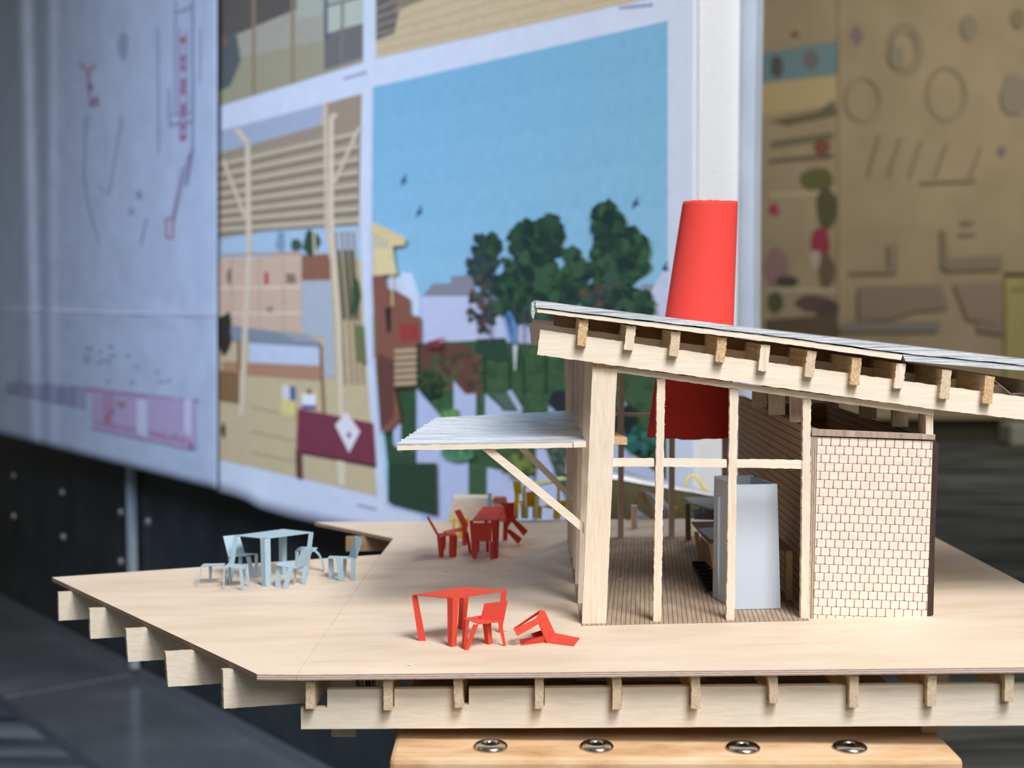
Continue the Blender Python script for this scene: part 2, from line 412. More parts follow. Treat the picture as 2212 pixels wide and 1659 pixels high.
PAPER = lin((174, 182, 208))
def pc_(c, k=0.70):
    l = lin(c); g = 0.3 * l[0] + 0.59 * l[1] + 0.11 * l[2]; l = [0.84 * q + 0.16 * g for q in l]; l[2] *= 1.10; l[1] *= 0.985
    return tuple(min(0.95, max(0.004, l[i] / PAPER[i] * k)) for i in range(3))
def print_mat():
    m, nt, b = new_mat('printed_paper', 0.75, 0, 0.25)
    at_ = nd(nt, 'ShaderNodeVertexColor', layer_name='Col')
    v = coords(nt, 'Object', (60, 60, 60)); n = nd(nt, 'ShaderNodeTexNoise'); n.inputs['Scale'].default_value = 1; n.inputs['Detail'].default_value = 5
    nt.links.new(v, n.inputs['Vector'])
    mr = nd(nt, 'ShaderNodeMapRange'); mr.inputs[3].default_value = 0.88; mr.inputs[4].default_value = 1.1; nt.links.new(n.outputs[0], mr.inputs[0])
    mx = nd(nt, 'ShaderNodeVectorMath', operation='SCALE'); nt.links.new(at_.outputs[0], mx.inputs[0]); nt.links.new(mr.outputs[0], mx.inputs['Scale'])
    nt.links.new(mx.outputs[0], b.inputs['Base Color'])
    return m
PM = print_mat()
def sm(x): x = max(0, min(1, x)); return x * x * (3 - 2 * x)
def bump1(x, c, w): return math.exp(-((x - c) / w) ** 2)
def disp1(x, y):                                        # hanging folds of the tracing sheet
    d = 0.010 + 0.017 * bump1(x, 45 + 0.03 * y, 20) + 0.014 * bump1(x, 105, 15) - 0.011 * bump1(x, 72 + 0.02 * y, 20) + 0.004 * math.sin(x / 61.0 + y / 300.0)
    d += 0.004 * bump1(y, 678, 7) + 0.006 * sm((x - 380) / 90.0)
    return d
def disp2(x, y):
    return 0.003 + 0.008 * bump1(x, 548, 34) * sm((y - 1010) / 80.0)
class Print(MB):
    def __init__(s, disp, base=0): super().__init__(); s.disp = disp; s.lay = base
    def pt(s, x, y, extra=0): return board(x, y, s.disp(x, y) + 0.0006 + 0.00015 * (s.lay + extra))
    def poly(s, pts, col, up=True):
        if up: s.lay += 0.22
        if s.disp is disp1 and len(pts) == 4:           # follow the folds of the sheet
            N_ = 8
            def q(u, v):
                a0 = [pts[0][k] + (pts[1][k] - pts[0][k]) * u for k in (0, 1)]; b0 = [pts[3][k] + (pts[2][k] - pts[3][k]) * u for k in (0, 1)]
                return a0[0] + (b0[0] - a0[0]) * v, a0[1] + (b0[1] - a0[1]) * v
            for i_ in range(N_):
                for j_ in range(N_): s.face([s.pt(*q(a_ / N_, b_ / N_)) for a_, b_ in ((i_, j_), (i_ + 1, j_), (i_ + 1, j_ + 1), (i_, j_ + 1))], col=pc_(col))
            return
        s.face([s.pt(x, y) for x, y in pts], col=pc_(col))
    def line(s, pts, w, col):
        s.lay += 0.2
        fine = [pts[0]]
        for A_, B_ in zip(pts, pts[1:]):
            n_ = max(1, int(math.hypot(B_[0] - A_[0], B_[1] - A_[1]) / 14)) if s.disp is disp1 else 1
            fine += [(A_[0] + (B_[0] - A_[0]) * k / n_, A_[1] + (B_[1] - A_[1]) * k / n_) for k in range(1, n_ + 1)]
        for (x0, y0), (x1, y1) in zip(fine, fine[1:]):
            L = math.hypot(x1 - x0, y1 - y0) or 1; nx, ny = -(y1 - y0) / L * w / 2, (x1 - x0) / L * w / 2
            s.face([s.pt(x0 + nx, y0 + ny), s.pt(x1 + nx, y1 + ny), s.pt(x1 - nx, y1 - ny), s.pt(x0 - nx, y0 - ny)], col=pc_(col))
    def blob(s, cx, cy, rx, ry, col, n=14, j=0.25):
        s.lay += 0.02
        s.face([s.pt(cx + rx * (1 + random.uniform(-j, j)) * math.cos(2 * math.pi * k / n), cy + ry * (1 + random.uniform(-j, j)) * math.sin(2 * math.pi * k / n)) for k in range(n)], col=pc_(col))
    def band(s, xs, top, bot, cols, nx=14):
        """grid between two edge lines, colours from top to bottom"""
        s.lay += 0.22; n = len(cols)
        for i in range(nx):
            xa = xs[0] + (xs[1] - xs[0]) * i / nx; xb = xs[0] + (xs[1] - xs[0]) * (i + 1) / nx
            for j in range(n):
                f0, f1 = j / n, (j + 1) / n
                q = [(xa, top(xa) + (bot(xa) - top(xa)) * f0), (xb, top(xb) + (bot(xb) - top(xb)) * f0), (xb, top(xb) + (bot(xb) - top(xb)) * f1), (xa, top(xa) + (bot(xa) - top(xa)) * f1)]
                s.face([s.pt(*p) for p in q], col=pc_(cols[j]))
def sheetgrid(disp, xs, top, bot, nx, ny, mat, name, th=0.0004):
    mb = MB(); g = []
    for i in range(nx + 1):
        x = xs[0] + (xs[1] - xs[0]) * i / nx
        g.append([board(x, top(x) + (bot(x) - top(x)) * j / ny, disp(x, top(x) + (bot(x) - top(x)) * j / ny)) for j in range(ny + 1)])
    for i in range(nx):
        for j in range(ny): mb.face([g[i][j], g[i + 1][j], g[i + 1][j + 1], g[i][j + 1]])
    o = obj(name, mb, mat, smooth=True); sd = o.modifiers.new('paper', 'SOLIDIFY'); sd.thickness = th; sd.offset = -1
    return o
paper = plain('white_plotter_paper', (226, 230, 236), 0.7, 0, 0.3, 0.015, 30)
trace = plain('thin_drawing_paper', (196, 206, 220), 0.7, 0, 0.3, 0.03, 12)
# drawing sheet on the left
t = sheetgrid(disp1, (-70, 469), lambda x: -70, lambda x: 938 + 0.254 * x, 90, 60, trace, 'drawing_sheet')
tag(t, 'large creased pale blue drawing sheet with faint pencil and red lines, leftmost', 'drawing')
P = Print(disp1, 6)
g1, g2, g3 = (126, 138, 172), (146, 128, 160), (160, 104, 130)
def pen(pts, w, col):
    P.line(pts, w, col)
pen([(170, 134), (190, 155), (205, 140)], 5, g3); pen([(190, 155), (194, 205)], 5, (140, 112, 146)); P.blob(194, 187, 7, 7, (128, 92, 124)); P.poly([(190, 213), (212, 207), (214, 228), (192, 232)], (140, 120, 156))
pen([(378, 0), (378, 250)], 4, (132, 140, 176)); pen([(416, 0), (416, 330)], 5, (120, 128, 168)); pen([(432, 60), (432, 180)], 3, (132, 140, 176))
pen([(378, 28), (416, 14)], 4, (120, 128, 168)); pen([(364, 190), (366, 275)], 4, (124, 130, 168)); pen([(366, 270), (418, 262)], 5, (120, 118, 160)); pen([(366, 248), (418, 240)], 3, (130, 130, 168))
for yy in (80, 120, 140, 170, 180, 190, 225, 240, 268, 290): P.poly([(388, yy), (400, yy - 2), (401, yy + 12), (389, yy + 14)], (158, 92, 124) if yy < 100 or yy > 280 else (136, 112, 152))
pen([(388, 60), (388, 300)], 2, (150, 120, 160)); pen([(402, 60), (402, 300)], 2, (150, 120, 160))
pen([(416, 320), (402, 400)], 6, (118, 116, 158)); pen([(408, 330), (374, 480)], 3, (138, 122, 160)); pen([(394, 360), (372, 470)], 3, (140, 122, 160))
pen([(358, 472), (372, 470), (373, 512), (359, 514), (358, 472)], 4, (160, 104, 134))
pen([(186, 250), (180, 380), (190, 440), (214, 528)], 3, (124, 144, 184)); pen([(262, 250), (235, 420), (212, 400)], 3, (132, 152, 188)); pen([(316, 470), (304, 528)], 3, (124, 138, 182)); pen([(340, 60), (342, 330)], 3, (130, 146, 186))
P.blob(300, 420, 7, 10, (122, 138, 176)); P.blob(283, 455, 6, 8, (126, 142, 180)); P.blob(265, 95, 10, 28, (128, 146, 180))
pen([(0, 665), (170, 672), (468, 682)], 5, (178, 190, 222))  # light caught along the sheet's crease, painted as a paler line
P.poly([(196, 842), (420, 862), (425, 972), (200, 925)], (156, 146, 190)); P.poly([(145, 832), (320, 852), (318, 860), (145, 838)], (146, 118, 156)); pen([(200, 842), (430, 866)], 5, (146, 116, 152)); pen([(196, 925), (420, 972)], 4, (140, 122, 162))
P.poly([(222, 850), (246, 852), (244, 925), (222, 920)], (156, 130, 172)); P.blob(238, 888, 9, 9, (150, 86, 106)); P.blob(232, 905, 6, 8, (152, 90, 112)); P.blob(262, 874, 10, 7, (150, 108, 136))
for k in range(16): P.poly([(206 + 13 * k, 905 + 2.6 * k + random.uniform(-8, 8)), (216 + 13 * k, 907 + 2.6 * k), (216 + 13 * k, 919 + 2.9 * k), (206 + 13 * k, 916 + 2.9 * k)], random.choice([(152, 110, 150), (144, 118, 160), (160, 126, 168)]))
for x0, x1 in ((295, 318), (398, 414)): P.poly([(x0, 862), (x1, 864), (x1, 945), (x0, 935)], (172, 182, 216))
for k in range(16): P.poly([(10 + 11 * k, 820 + k * 1.1 + random.uniform(-10, 12)), (20 + 11 * k, 822 + k), (20 + 11 * k, 850 + k * 2.2), (10 + 11 * k, 848 + k * 2.2)], random.choice([(132, 144, 186), (124, 134, 176), (142, 150, 190)]))
for k in range(22): P.blob(random.uniform(170, 440), random.uniform(745, 830), random.uniform(3, 9), random.uniform(2, 4), (140, 158, 196))
P.poly([(408, 957), (418, 958), (416, 972), (406, 970)], (140, 96, 140))
obj('drawn_lines_and_crease_light', P, PM, t)
# poster sheet
def bot2(x):
    pts = [(469, 1062), (500, 1070), (530, 1080), (560, 1098), (620, 1116), (700, 1134), (820, 1158), (1000, 1200), (1505, 1322)]
    for (x0, y0), (x1, y1) in zip(pts, pts[1:]):
        if x <= x1: return y0 + (y1 - y0) * (x - x0) / (x1 - x0)
    return 1322
t = sheetgrid(disp2, (470, 1504), lambda x: -70, bot2, 120, 40, paper, 'photo_poster')
tag(t, 'large white poster with four printed pictures, pinned to the display board', 'poster')
# -- top left picture
P = Print(disp2, 2); top = lambda x: -60; bA = lambda x: 231 - 0.305 * (x - 468)
P.band((470, 784), top, bA, [(140, 140, 134)] * 2 + [(146, 147, 136)] * 2 + [(140, 138, 116)] * 2, 8)
P.poly([(470, -60), (640, -60), (640, 20), (470, 92)], (84, 80, 78)); P.poly([(640, -60), (784, -60), (784, 10), (640, 45)], (150, 158, 150))
P.poly([(470, 70), (512, 78), (520, 130), (498, 185), (470, 200)], (78, 88, 96)); P.poly([(700, 70), (784, 40), (784, 125), (700, 152)], (98, 100, 104)); P.poly([(706, 8), (784, -10), (784, 50), (706, 72)], (158, 172, 164))
P.line([(704, -10), (704, 90)], 8, (76, 92, 104)); P.line([(700, 14), (784, -8)], 5, (76, 92, 104))
for x in (548, 632): P.line([(x, -50), (x, 205 - 0.3 * (x - 548))], 7, (128, 116, 90))
P.line([(740, 0), (738, 140)], 6, (118, 112, 100)); P.blob(486, 90, 6, 8, (120, 84, 74))
obj('printed_picture', P, PM, t)
# -- top right picture
P = Print(disp2, 2); P.face([P.pt(*p) for p in [(812, 126), (812, -60), (1500, -60), (1430, -10)]], col=pc_((178, 164, 132)))
P.poly([(812, -60), (880, -60), (852, 72), (812, 88)], (92, 90, 90)); P.poly([(850, 30), (950, -20), (1000, -60), (880, -60)], (122, 112, 96))
for k in range(6): P.line([(814, 110 - 18 * k), (1400 - 60 * k, -20 - 18 * k)], 2.5, (158, 144, 112))
obj('printed_picture', P, PM, t)
# -- lower left picture: timber interior with shelves and a maroon table
P = Print(disp2, 2); topC = lambda x: 284 - 0.262 * (x - 468); botC = lambda x: 994 + 0.223 * (x - 475)
def rC(y):
    pts = [(150, 782), (202, 781), (400, 776), (700, 786), (900, 800), (1080, 815)]
    for (y0, x0), (y1, x1) in zip(pts, pts[1:]):
        if y <= y1: return x0 + (x1 - x0) * (y - y0) / (y1 - y0)
    return 815
P.poly([(470, 284), (781, 202), (776, 400), (780, 560), (786, 700), (800, 900), (814, 1072), (620, 1026), (475, 994)], (176, 164, 128))
P.poly([(470, 284), (700, 224), (690, 280), (470, 330)], (140, 158, 186)); P.poly([(470, 500), (776, 470), (779, 560), (470, 556)], (142, 176, 208))
P.poly([(470, 332), (640, 285), (700, 268), (700, 225), (781, 203), (776, 468), (470, 516)], (140, 126, 112))
for k in range(8):
    y0 = 352 + 22 * k - k * k * 0.3
    P.poly([(470, y0), (774, y0 - 70 + k * 7), (774, y0 - 60 + k * 7), (470, y0 + 10)], (170, 164, 138))
    P.poly([(470, y0 + 10), (774, y0 - 60 + k * 7), (774, y0 - 54 + k * 7), (470, y0 + 15)], (112, 96, 86))
P.poly([(470, 560), (650, 548), (652, 715), (470, 722)], (182, 158, 142))
P.poly([(652, 550), (712, 548), (714, 604), (652, 606)], (128, 86, 66)); P.poly([(652, 606), (716, 606), (724, 815), (700, 815), (700, 730), (652, 720)], (150, 164, 182))
for yy in (622, 678): P.line([(470, yy), (650, yy - 2)], 5, (202, 184, 164))
for xx in (500, 560, 612): P.line([(xx, 556), (xx, 715)], 2, (160, 136, 120))
P.poly([(571, 588), (580, 588), (580, 614), (571, 615)], (172, 60, 44)); P.poly([(618, 590), (638, 592), (640, 612), (618, 612)], (120, 108, 84)); P.blob(495, 598, 5, 18, (110, 100, 92)); P.blob(582, 668, 8, 7, (140, 130, 96))
P.poly([(478, 700), (640, 722), (694, 742), (694, 750), (480, 736)], (112, 128, 146)); P.poly([(538, 742), (690, 750), (690, 800), (538, 790)], (166, 184, 214)); P.poly([(600, 716), (660, 722), (694, 740), (640, 736)], (134, 144, 158))
P.poly([(480, 780), (690, 790), (696, 822), (480, 806)], (158, 118, 88)); P.line([(516, 735), (516, 800)], 8, (124, 96, 74)); P.line([(692, 745), (700, 900)], 7, (126, 94, 70)); P.poly([(474, 800), (516, 806), (516, 872), (474, 866)], (120, 92, 56))
P.blob(484, 715, 17, 44, (46, 42, 40)); P.blob(482, 930, 6, 16, (60, 56, 48))
P.line([(728, 250), (716, 250), (716, 470), (732, 700), (742, 1050)], 9, (196, 186, 166)); P.line([(703, 225), (706, 480), (716, 560)], 9, (182, 172, 150))
P.line([(510, 278), (535, 308), (538, 560), (530, 700), (522, 900)], 11, (190, 180, 160)); P.line([(482, 345), (530, 470)], 8, (186, 176, 156)); P.line([(776, 275), (722, 395)], 8, (184, 174, 156))
for k, xx in enumerate((724, 738, 750, 762)):
    P.line([(xx, 500), (xx + 14, 690), (xx + 22, 830)], 5, (146, 120, 96)); 
    if k < 3: P.line([(xx + 8, 540), (xx + 20, 690)], 6, (50, 78, 52))
P.blob(768, 640, 10, 44, (46, 74, 50)); P.poly([(764, 700), (786, 705), (792, 790), (770, 780)], (96, 108, 60))
P.blob(672, 524, 18, 26, (40, 70, 54)); P.blob(640, 530, 12, 12, (50, 78, 66)); P.blob(606, 525, 10, 22, (108, 138, 170))
P.line([(678, 500), (680, 552)], 5, (186, 178, 150)); P.line([(478, 550), (652, 545)], 4, (176, 140, 118))
P.poly([(608, 835), (640, 838), (636, 905), (606, 900)], (196, 184, 112)); P.poly([(610, 832), (625, 833), (625, 864), (610, 862)], (188, 190, 206)); P.poly([(626, 834), (638, 835), (638, 866), (626, 864)], (52, 88, 158)); P.poly([(652, 850), (684, 852), (682, 882), (652, 880)], (202, 208, 218)); P.poly([(652, 874), (682, 876), (682, 884), (652, 882)], (66, 72, 160)); P.blob(667, 846, 6, 6, (130, 60, 56))
for yy in (878, 930, 975): P.line([(540, yy), (640, yy + 22)], 2, (158, 146, 110))
P.poly([(643, 882), (806, 914), (812, 1004), (640, 972)], (112, 44, 66)); P.poly([(640, 972), (812, 1004), (812, 1010), (640, 978)], (84, 34, 52)); P.poly([(638, 972), (652, 974), (654, 1036), (640, 1032)], (92, 54, 58)); P.poly([(724, 918), (748, 890), (778, 932), (754, 978)], (196, 200, 214)); P.blob(754, 940, 5, 6, (60, 60, 70)); P.line([(732, 995), (736, 1050)], 8, (196, 190, 172))
obj('printed_picture', P, PM, t)
# -- the big sky picture with trees
P = Print(disp2, 2)
skl = [(806, 188), (804, 330), (803, 480), (808, 640), (813, 800), (824, 960), (838, 1085)]
skyc = [(98, 162, 202), (100, 164, 204), (103, 166, 205), (106, 168, 206), (110, 170, 208), (114, 173, 209), (119, 176, 211), (125, 180, 213), (130, 183, 215), (136, 186, 216), (140, 188, 216), (140, 188, 216)]
def lx(y):
    for (x0, y0), (x1, y1) in zip(skl, skl[1:]):
        if y <= y1: return x0 + (x1 - x0) * (y - y0) / (y1 - y0)
    return 838
def skp(u, v):
    yl = 188 + v * (1085 - 188); xl = lx(yl); xr = 1442
    yt = 188 - 0.225 * (xr - 806); yr = yt + v * (1085 + 0.27 * (xr - 838) - yt)
    return (xl + (xr - xl) * u, yl + (yr - yl) * u)
P.lay += 0.3
for jj, cc in enumerate(skyc):
    for ii in range(12): P.face([P.pt(*skp(a1, b1)) for a1, b1 in ((ii / 12, jj / 12), ((ii + 1) / 12, jj / 12), ((ii + 1) / 12, (jj + 1) / 12), (ii / 12, (jj + 1) / 12))], col=pc_(cc))
for bx, by in ((873, 390), (906, 458), (1373, 440), (1437, 580)):
    P.line([(bx - 6, by + 12), (bx, by - 2), (bx + 4, by - 14)], 5, (58, 92, 132)); P.blob(bx, by, 7, 6, (52, 84, 122))
P.poly([(912, 640), (935, 612), (974, 612), (974, 596), (1022, 594), (1030, 640)], (118, 122, 142))
P.poly([(910, 640), (1240, 640), (1240, 760), (910, 752)], (166, 178, 216)); P.poly([(1395, 650), (1432, 585), (1442, 588), (1442, 720), (1395, 720)], (170, 184, 218)); P.poly([(1385, 615), (1412, 614), (1405, 640), (1385, 640)], (124, 130, 150)); P.poly([(866, 588), (890, 590), (906, 640), (906, 700), (866, 700)], (176, 196, 224)); P.poly([(806, 600), (866, 596), (868, 636), (806, 640)], (168, 190, 220))
# grass and path
P.poly([(852, 800), (900, 742), (1030, 735), (1240, 748), (1440, 760), (1440, 1230), (850, 1085), (836, 990)], (50, 84, 52))
P.poly([(852, 838), (905, 800), (950, 800), (950, 1000), (838, 1004), (830, 935)], (42, 74, 46))
P.poly([(826, 905), (850, 900), (872, 905), (850, 930), (830, 935)], (110, 92, 88))
for k in range(420):
    bx_, by_ = random.uniform(880, 1430), random.uniform(755, 1060)
    P.blob(bx_, by_, random.uniform(5, 14), random.uniform(4, 9), random.choice([(46, 80, 48), (54, 90, 54), (42, 74, 48), (58, 94, 60)]), 8, 0.4)
P.poly([(905, 745), (1005, 742), (1035, 770), (1030, 860), (990, 845), (960, 800), (910, 800)], (92, 58, 48)); P.poly([(930, 790), (985, 800), (985, 850), (920, 840)], (62, 88, 56)); P.poly([(1030, 732), (1092, 730), (1100, 780), (1020, 780)], (34, 66, 46))
for k in range(60): P.blob(random.uniform(930, 1040), random.uniform(760, 850), 7, 8, random.choice([(74, 52, 40), (60, 80, 48), (96, 66, 52)]))
for x0 in (1046, 1100, 1130, 1178, 1300, 1345): P.line([(x0, 770), (x0 + 2, 850)], 4, (30, 56, 38))
for pts in ([(900, 838), (956, 905), (956, 1200), (900, 1100)], [(980, 822), (1006, 852), (1028, 850), (1028, 905), (980, 905)], [(1048, 850), (1090, 888), (1128, 890), (1128, 905), (1048, 908)], [(1185, 862), (1200, 880), (1200, 905), (1185, 905)], [(943, 985), (1012, 985), (1012, 1180), (943, 1120)], [(1052, 1010), (1110, 1022), (1152, 1030), (1152, 1180), (1052, 1180)], [(1158, 968), (1178, 968), (1226, 1090), (1226, 1180), (1158, 1180)], [(848, 915), (866, 915), (866, 975), (850, 960)], [(1300, 945), (1345, 965), (1500, 1085), (1500, 1200), (1300, 1200)], [(1340, 860), (1370, 892), (1356, 960), (1340, 930)]):
    P.poly(pts, (158, 174, 214))
P.poly([(1070, 846), (1090, 836), (1125, 880), (1085, 888)], (48, 78, 56))
for k in range(4): P.line([(1066 + 8 * k, 850), (1098 + 9 * k, 886)], 2, (96, 124, 116))
P.poly([(1095, 846), (1105, 842), (1130, 884), (1122, 892)], (150, 168, 200))
def tree(cx, cy, w, h, n, cols, r=15):
    for k in range(n):
        a_ = random.uniform(0, 6.283); q = math.sqrt(random.random())
        P.blob(cx + q * math.cos(a_) * w, cy + q * math.sin(a_) * h, r * random.uniform(0.6, 1.1), r * random.uniform(0.6, 1.1), random.choice(cols), 9, 0.35)
dk = [(24, 52, 46), (20, 46, 42), (30, 62, 46), (36, 70, 46), (44, 82, 54)]
rd = [(46, 60, 58), (72, 56, 50), (56, 72, 66), (34, 56, 52), (96, 66, 56)]
tree(1042, 560, 30, 55, 80, [(32, 56, 56), (42, 66, 62), (28, 48, 50)], 9); tree(1066, 530, 14, 26, 30, dk, 9); tree(1040, 660, 30, 62, 60, rd, 7)
for k in range(5): P.line([(1048 + 3 * k, 690), (1040 + 9 * k, 600)], 2, (60, 60, 56))
tree(1136, 520, 26, 42, 60, dk); tree(1186, 510, 26, 40, 60, dk); tree(1150, 600, 52, 48, 130, dk); tree(1160, 655, 70, 34, 110, dk + [(44, 76, 50)]); tree(1235, 600, 26, 60, 70, dk, 12); tree(1090, 620, 26, 60, 60, dk, 11)
tree(1312, 485, 28, 40, 80, dk); tree(1322, 570, 50, 50, 130, dk + [(46, 76, 68)]); tree(1366, 550, 28, 48, 60, dk); tree(1330, 650, 66, 36, 120, dk + [(56, 72, 64)]); tree(1392, 660, 18, 26, 26, dk, 11); tree(1290, 650, 34, 40, 40, rd + dk, 10)
for x0 in (1060, 1110, 1132, 1150, 1174, 1230): P.line([(x0, 660), (x0, 745)], 3, (70, 78, 92))
tree(930, 830, 22, 26, 40, [(30, 54, 36), (40, 64, 34), (52, 74, 36), (24, 44, 34)], 9); tree(1208, 870, 18, 22, 30, [(34, 40, 46), (30, 44, 44)], 9)
tree(975, 895, 16, 10, 20, [(72, 128, 60), (88, 142, 70)], 7); tree(990, 980, 30, 14, 40, [(62, 122, 88), (76, 134, 92), (48, 100, 70)], 8); tree(1120, 1005, 34, 22, 70, [(70, 96, 30), (104, 122, 40), (52, 80, 30), (92, 110, 34)], 9); tree(1210, 990, 18, 34, 30, [(60, 78, 72), (86, 104, 96), (46, 66, 58)], 8)
tree(1384, 950, 34, 26, 50, [(24, 88, 80), (30, 110, 100), (20, 70, 62)], 10); tree(1352, 905, 16, 26, 26, [(32, 38, 42), (26, 34, 38)], 10)
P.line([(1092, 680), (1100, 712), (1108, 740)], 7, (46, 112, 178)); P.line([(1098, 672), (1112, 700), (1110, 742)], 6, (66, 130, 190)); P.poly([(1108, 745), (1118, 745), (1114, 800), (1111, 800)], (176, 188, 196))
# house at the left edge of the picture
P.poly([(804, 592), (830, 590), (834, 622), (856, 628), (884, 644), (886, 680), (908, 684), (908, 740), (900, 745), (900, 835), (852, 838), (866, 905), (838, 935), (822, 930), (812, 800)], (122, 76, 60)); P.poly([(812, 760), (852, 780), (850, 900), (822, 930)], (92, 56, 50)); P.poly([(862, 700), (905, 700), (905, 736), (866, 738)], (142, 46, 40))
for k in range(6): P.poly([(852, 755 + 14 * k), (900, 752 + 14 * k), (900, 760 + 14 * k), (852, 763 + 14 * k)], (168, 150, 116)); P.poly([(852, 763 + 14 * k), (900, 760 + 14 * k), (900, 764 + 14 * k), (852, 767 + 14 * k)], (96, 78, 58))
P.poly([(804, 480), (876, 514), (874, 530), (846, 532), (850, 560), (858, 592), (806, 596)], (196, 178, 122)); P.poly([(806, 508), (840, 516), (842, 536), (806, 536)], (164, 158, 134)); P.poly([(832, 664), (844, 664), (844, 714), (836, 720)], (36, 34, 36))
for k in range(5): P.line([(808 + 9 * k, 512), (822 + 8 * k, 590)], 2.5, (214, 204, 158))
P.poly([(806, 676), (812, 676), (816, 780), (808, 770)], (116, 96, 58)); P.line([(846, 590), (848, 660)], 3, (206, 186, 138)); P.line([(922, 742), (960, 730)], 5, (160, 48, 62)); P.blob(938, 745, 18, 9, (110, 40, 50))
P.poly([(838, 1000), (943, 1000), (945, 1114), (838, 1085)], (34, 62, 42))
obj('printed_picture', P, PM, t)
# captions: three tiny grey lines of print
P = Print(disp2, 3)
for (x0, y0, sl) in ((742, 168, -0.3), (772, 1088, 0.24), (1338, 14, -0.1)):
    xx = x0
    while xx < x0 + (42 if x0 < 1300 else 72):
        w_ = random.uniform(3, 8); yy = y0 + sl * (xx - x0); P.poly([(xx, yy), (xx + w_, yy + sl * w_), (xx + w_, yy + sl * w_ + 5), (xx, yy + 5)], (112, 120, 160)); xx += w_ + 2
obj('caption_print', P, PM, t)
# paper wrapped over the far side of the board, its edge showing past the white end
q = p1 - NB * (th + 0.004)
mb = MB()
for k in range(24):
    z0 = 0.78 + k * 0.095; z1 = z0 + 0.095
    def ep(z, s_): 
        return q - NB * (0.004 + 0.006 * math.sin(z * 3.1)) - DB * (0.012 + 0.02 * s_) * 1.0 + Vector((0, 0, z)) if s_ >= 0 else q + DB * 0.5 - NB * 0.002 + Vector((0, 0, z))
    mb.face([ep(z0, -1), ep(z0, 1), ep(z1, 1), ep(z1, -1)])
    mb.face([ep(z0, 1), ep(z0, 1) - NB * 0.022 + DB * 0.004, ep(z1, 1) - NB * 0.022 + DB * 0.004, ep(z1, 1)])
o = obj('wrapped_paper', mb, trace, smooth=False); o.modifiers.new('paper', 'SOLIDIFY').thickness = 0.0005
tag(o, 'pale lilac paper edge sticking out behind the bright end of the white display board', 'paper')

# ------------------------------------------------------------------ far pin-up wall on the right
YW = 12.0
mb = MB(); mb.prism([(-1, YW + 0.1, 0), (9, YW + 0.1, 0), (9, YW + 0.1, 4.2), (-1, YW + 0.1, 4.2)], (0, 0.15, 0))
structure(obj('wall_back', mb, plain('dim_olive_wall', (92, 88, 68), 0.8), loc=(4, YW, 0)))
tanp = plain('tan_tracing_paper', (196, 178, 148), 0.8, 0, 0.15, 0.05, 2, bs=0)
tany = plain('yellow_tracing_paper', (196, 186, 130), 0.8, 0, 0.15, 0.04, 2, bs=0)
PAPERB = lin((140, 126, 104))
def far_print(name, outline, mat, shapes, label, depth, cat='drawing'):
    mb = MB(); mb.prism(px(outline, YW + 0.03 + depth), (0, 0.05, 0)); o = obj(name, mb, mat); tag(o, label, cat)
    q = MB(); k = 0; base_ = lin((196, 178, 148))
    for pts, col in shapes:
        k += 1; col = [0.6 * u + 0.4 * v for u, v in zip(col, (140, 126, 104))] if 'tracing' in name else [0.8 * u + 0.2 * v for u, v in zip(col, (130, 116, 96))]; l = lin(col); c = tuple(min(0.9, l[i] / PAPERB[i] * base_[i]) for i in range(3))
        if len(pts) == 4 and not isinstance(pts[0], tuple):
            cx, cy, rx, ry = pts; pl = [(cx + rx * math.cos(i * 0.5236) * random.uniform(0.85, 1.1), cy + ry * math.sin(i * 0.5236) * random.uniform(0.85, 1.1)) for i in range(12)]
        else: pl = pts
        q.face([at(x, y, YW + 0.029 + depth - 0.0004 * k) for x, y in pl], col=c)
    if shapes: obj('drawn_shapes', q, PM, o)
    return o
def ringsh(cx, cy, rx, ry, w, col):
    out = []
    for i in range(14):
        a0, a1 = i * math.pi / 7, (i + 1) * math.pi / 7
        out.append(([(cx + rx * math.cos(a0), cy + ry * math.sin(a0)), (cx + rx * math.cos(a1), cy + ry * math.sin(a1)), (cx + (rx - w) * math.cos(a1), cy + (ry - w) * math.sin(a1)), (cx + (rx - w) * math.cos(a0), cy + (ry - w) * math.sin(a0))], col))
    return out
sh = [([(1640, 115), (1808, 88), (1808, 162), (1640, 178)], (88, 120, 134)), ((1678, 145, 14, 26), (60, 64, 66)), ((1752, 130, 18, 22), (88, 92, 100)), ([(1640, 182), (1808, 162), (1808, 225), (1640, 250)], (168, 150, 112)), ([(1660, 262), (1770, 240), (1800, 215), (1808, 250), (1700, 272)], (84, 80, 60)),
      ((1718, 75, 10, 8), (92, 80, 70)), ([(1665, 305), (1800, 285), (1800, 300), (1665, 322)], (92, 88, 74)), ((1776, 318, 18, 20), (104, 60, 50)), ([(1660, 345), (1800, 332), (1800, 342), (1660, 352)], (70, 66, 66)), ((1765, 388, 40, 26), (76, 80, 44)), ([(1660, 415), (1808, 410), (1808, 424), (1660, 428)], (160, 150, 128)), ((1672, 452, 12, 14), (140, 44, 76)),
      ((1786, 450, 24, 46), (62, 66, 46)), ((1772, 525, 22, 36), (132, 34, 60)), ((1760, 560, 14, 22), (160, 150, 138)), ((1678, 580, 26, 48), (126, 96, 104)), ((1786, 585, 18, 40), (84, 70, 58)), ((1700, 608, 26, 12), (52, 50, 44)), ([(1655, 622), (1808, 622), (1808, 634), (1655, 634)], (160, 150, 130)), ((1675, 652, 18, 24), (58, 66, 44)), ((1760, 655, 42, 18), (74, 56, 60)), ((1790, 670, 26, 22), (64, 50, 54)), ([(1655, 690), (1808, 680), (1808, 735), (1655, 735)], (72, 62, 50))]
far_print('picture_strip', [(1560, -60), (1808, -60), (1808, 735), (1560, 735)], tanp, sh, 'blurred strip of coloured pictures on the far wall, beside the white board end', -0.10, 'poster')
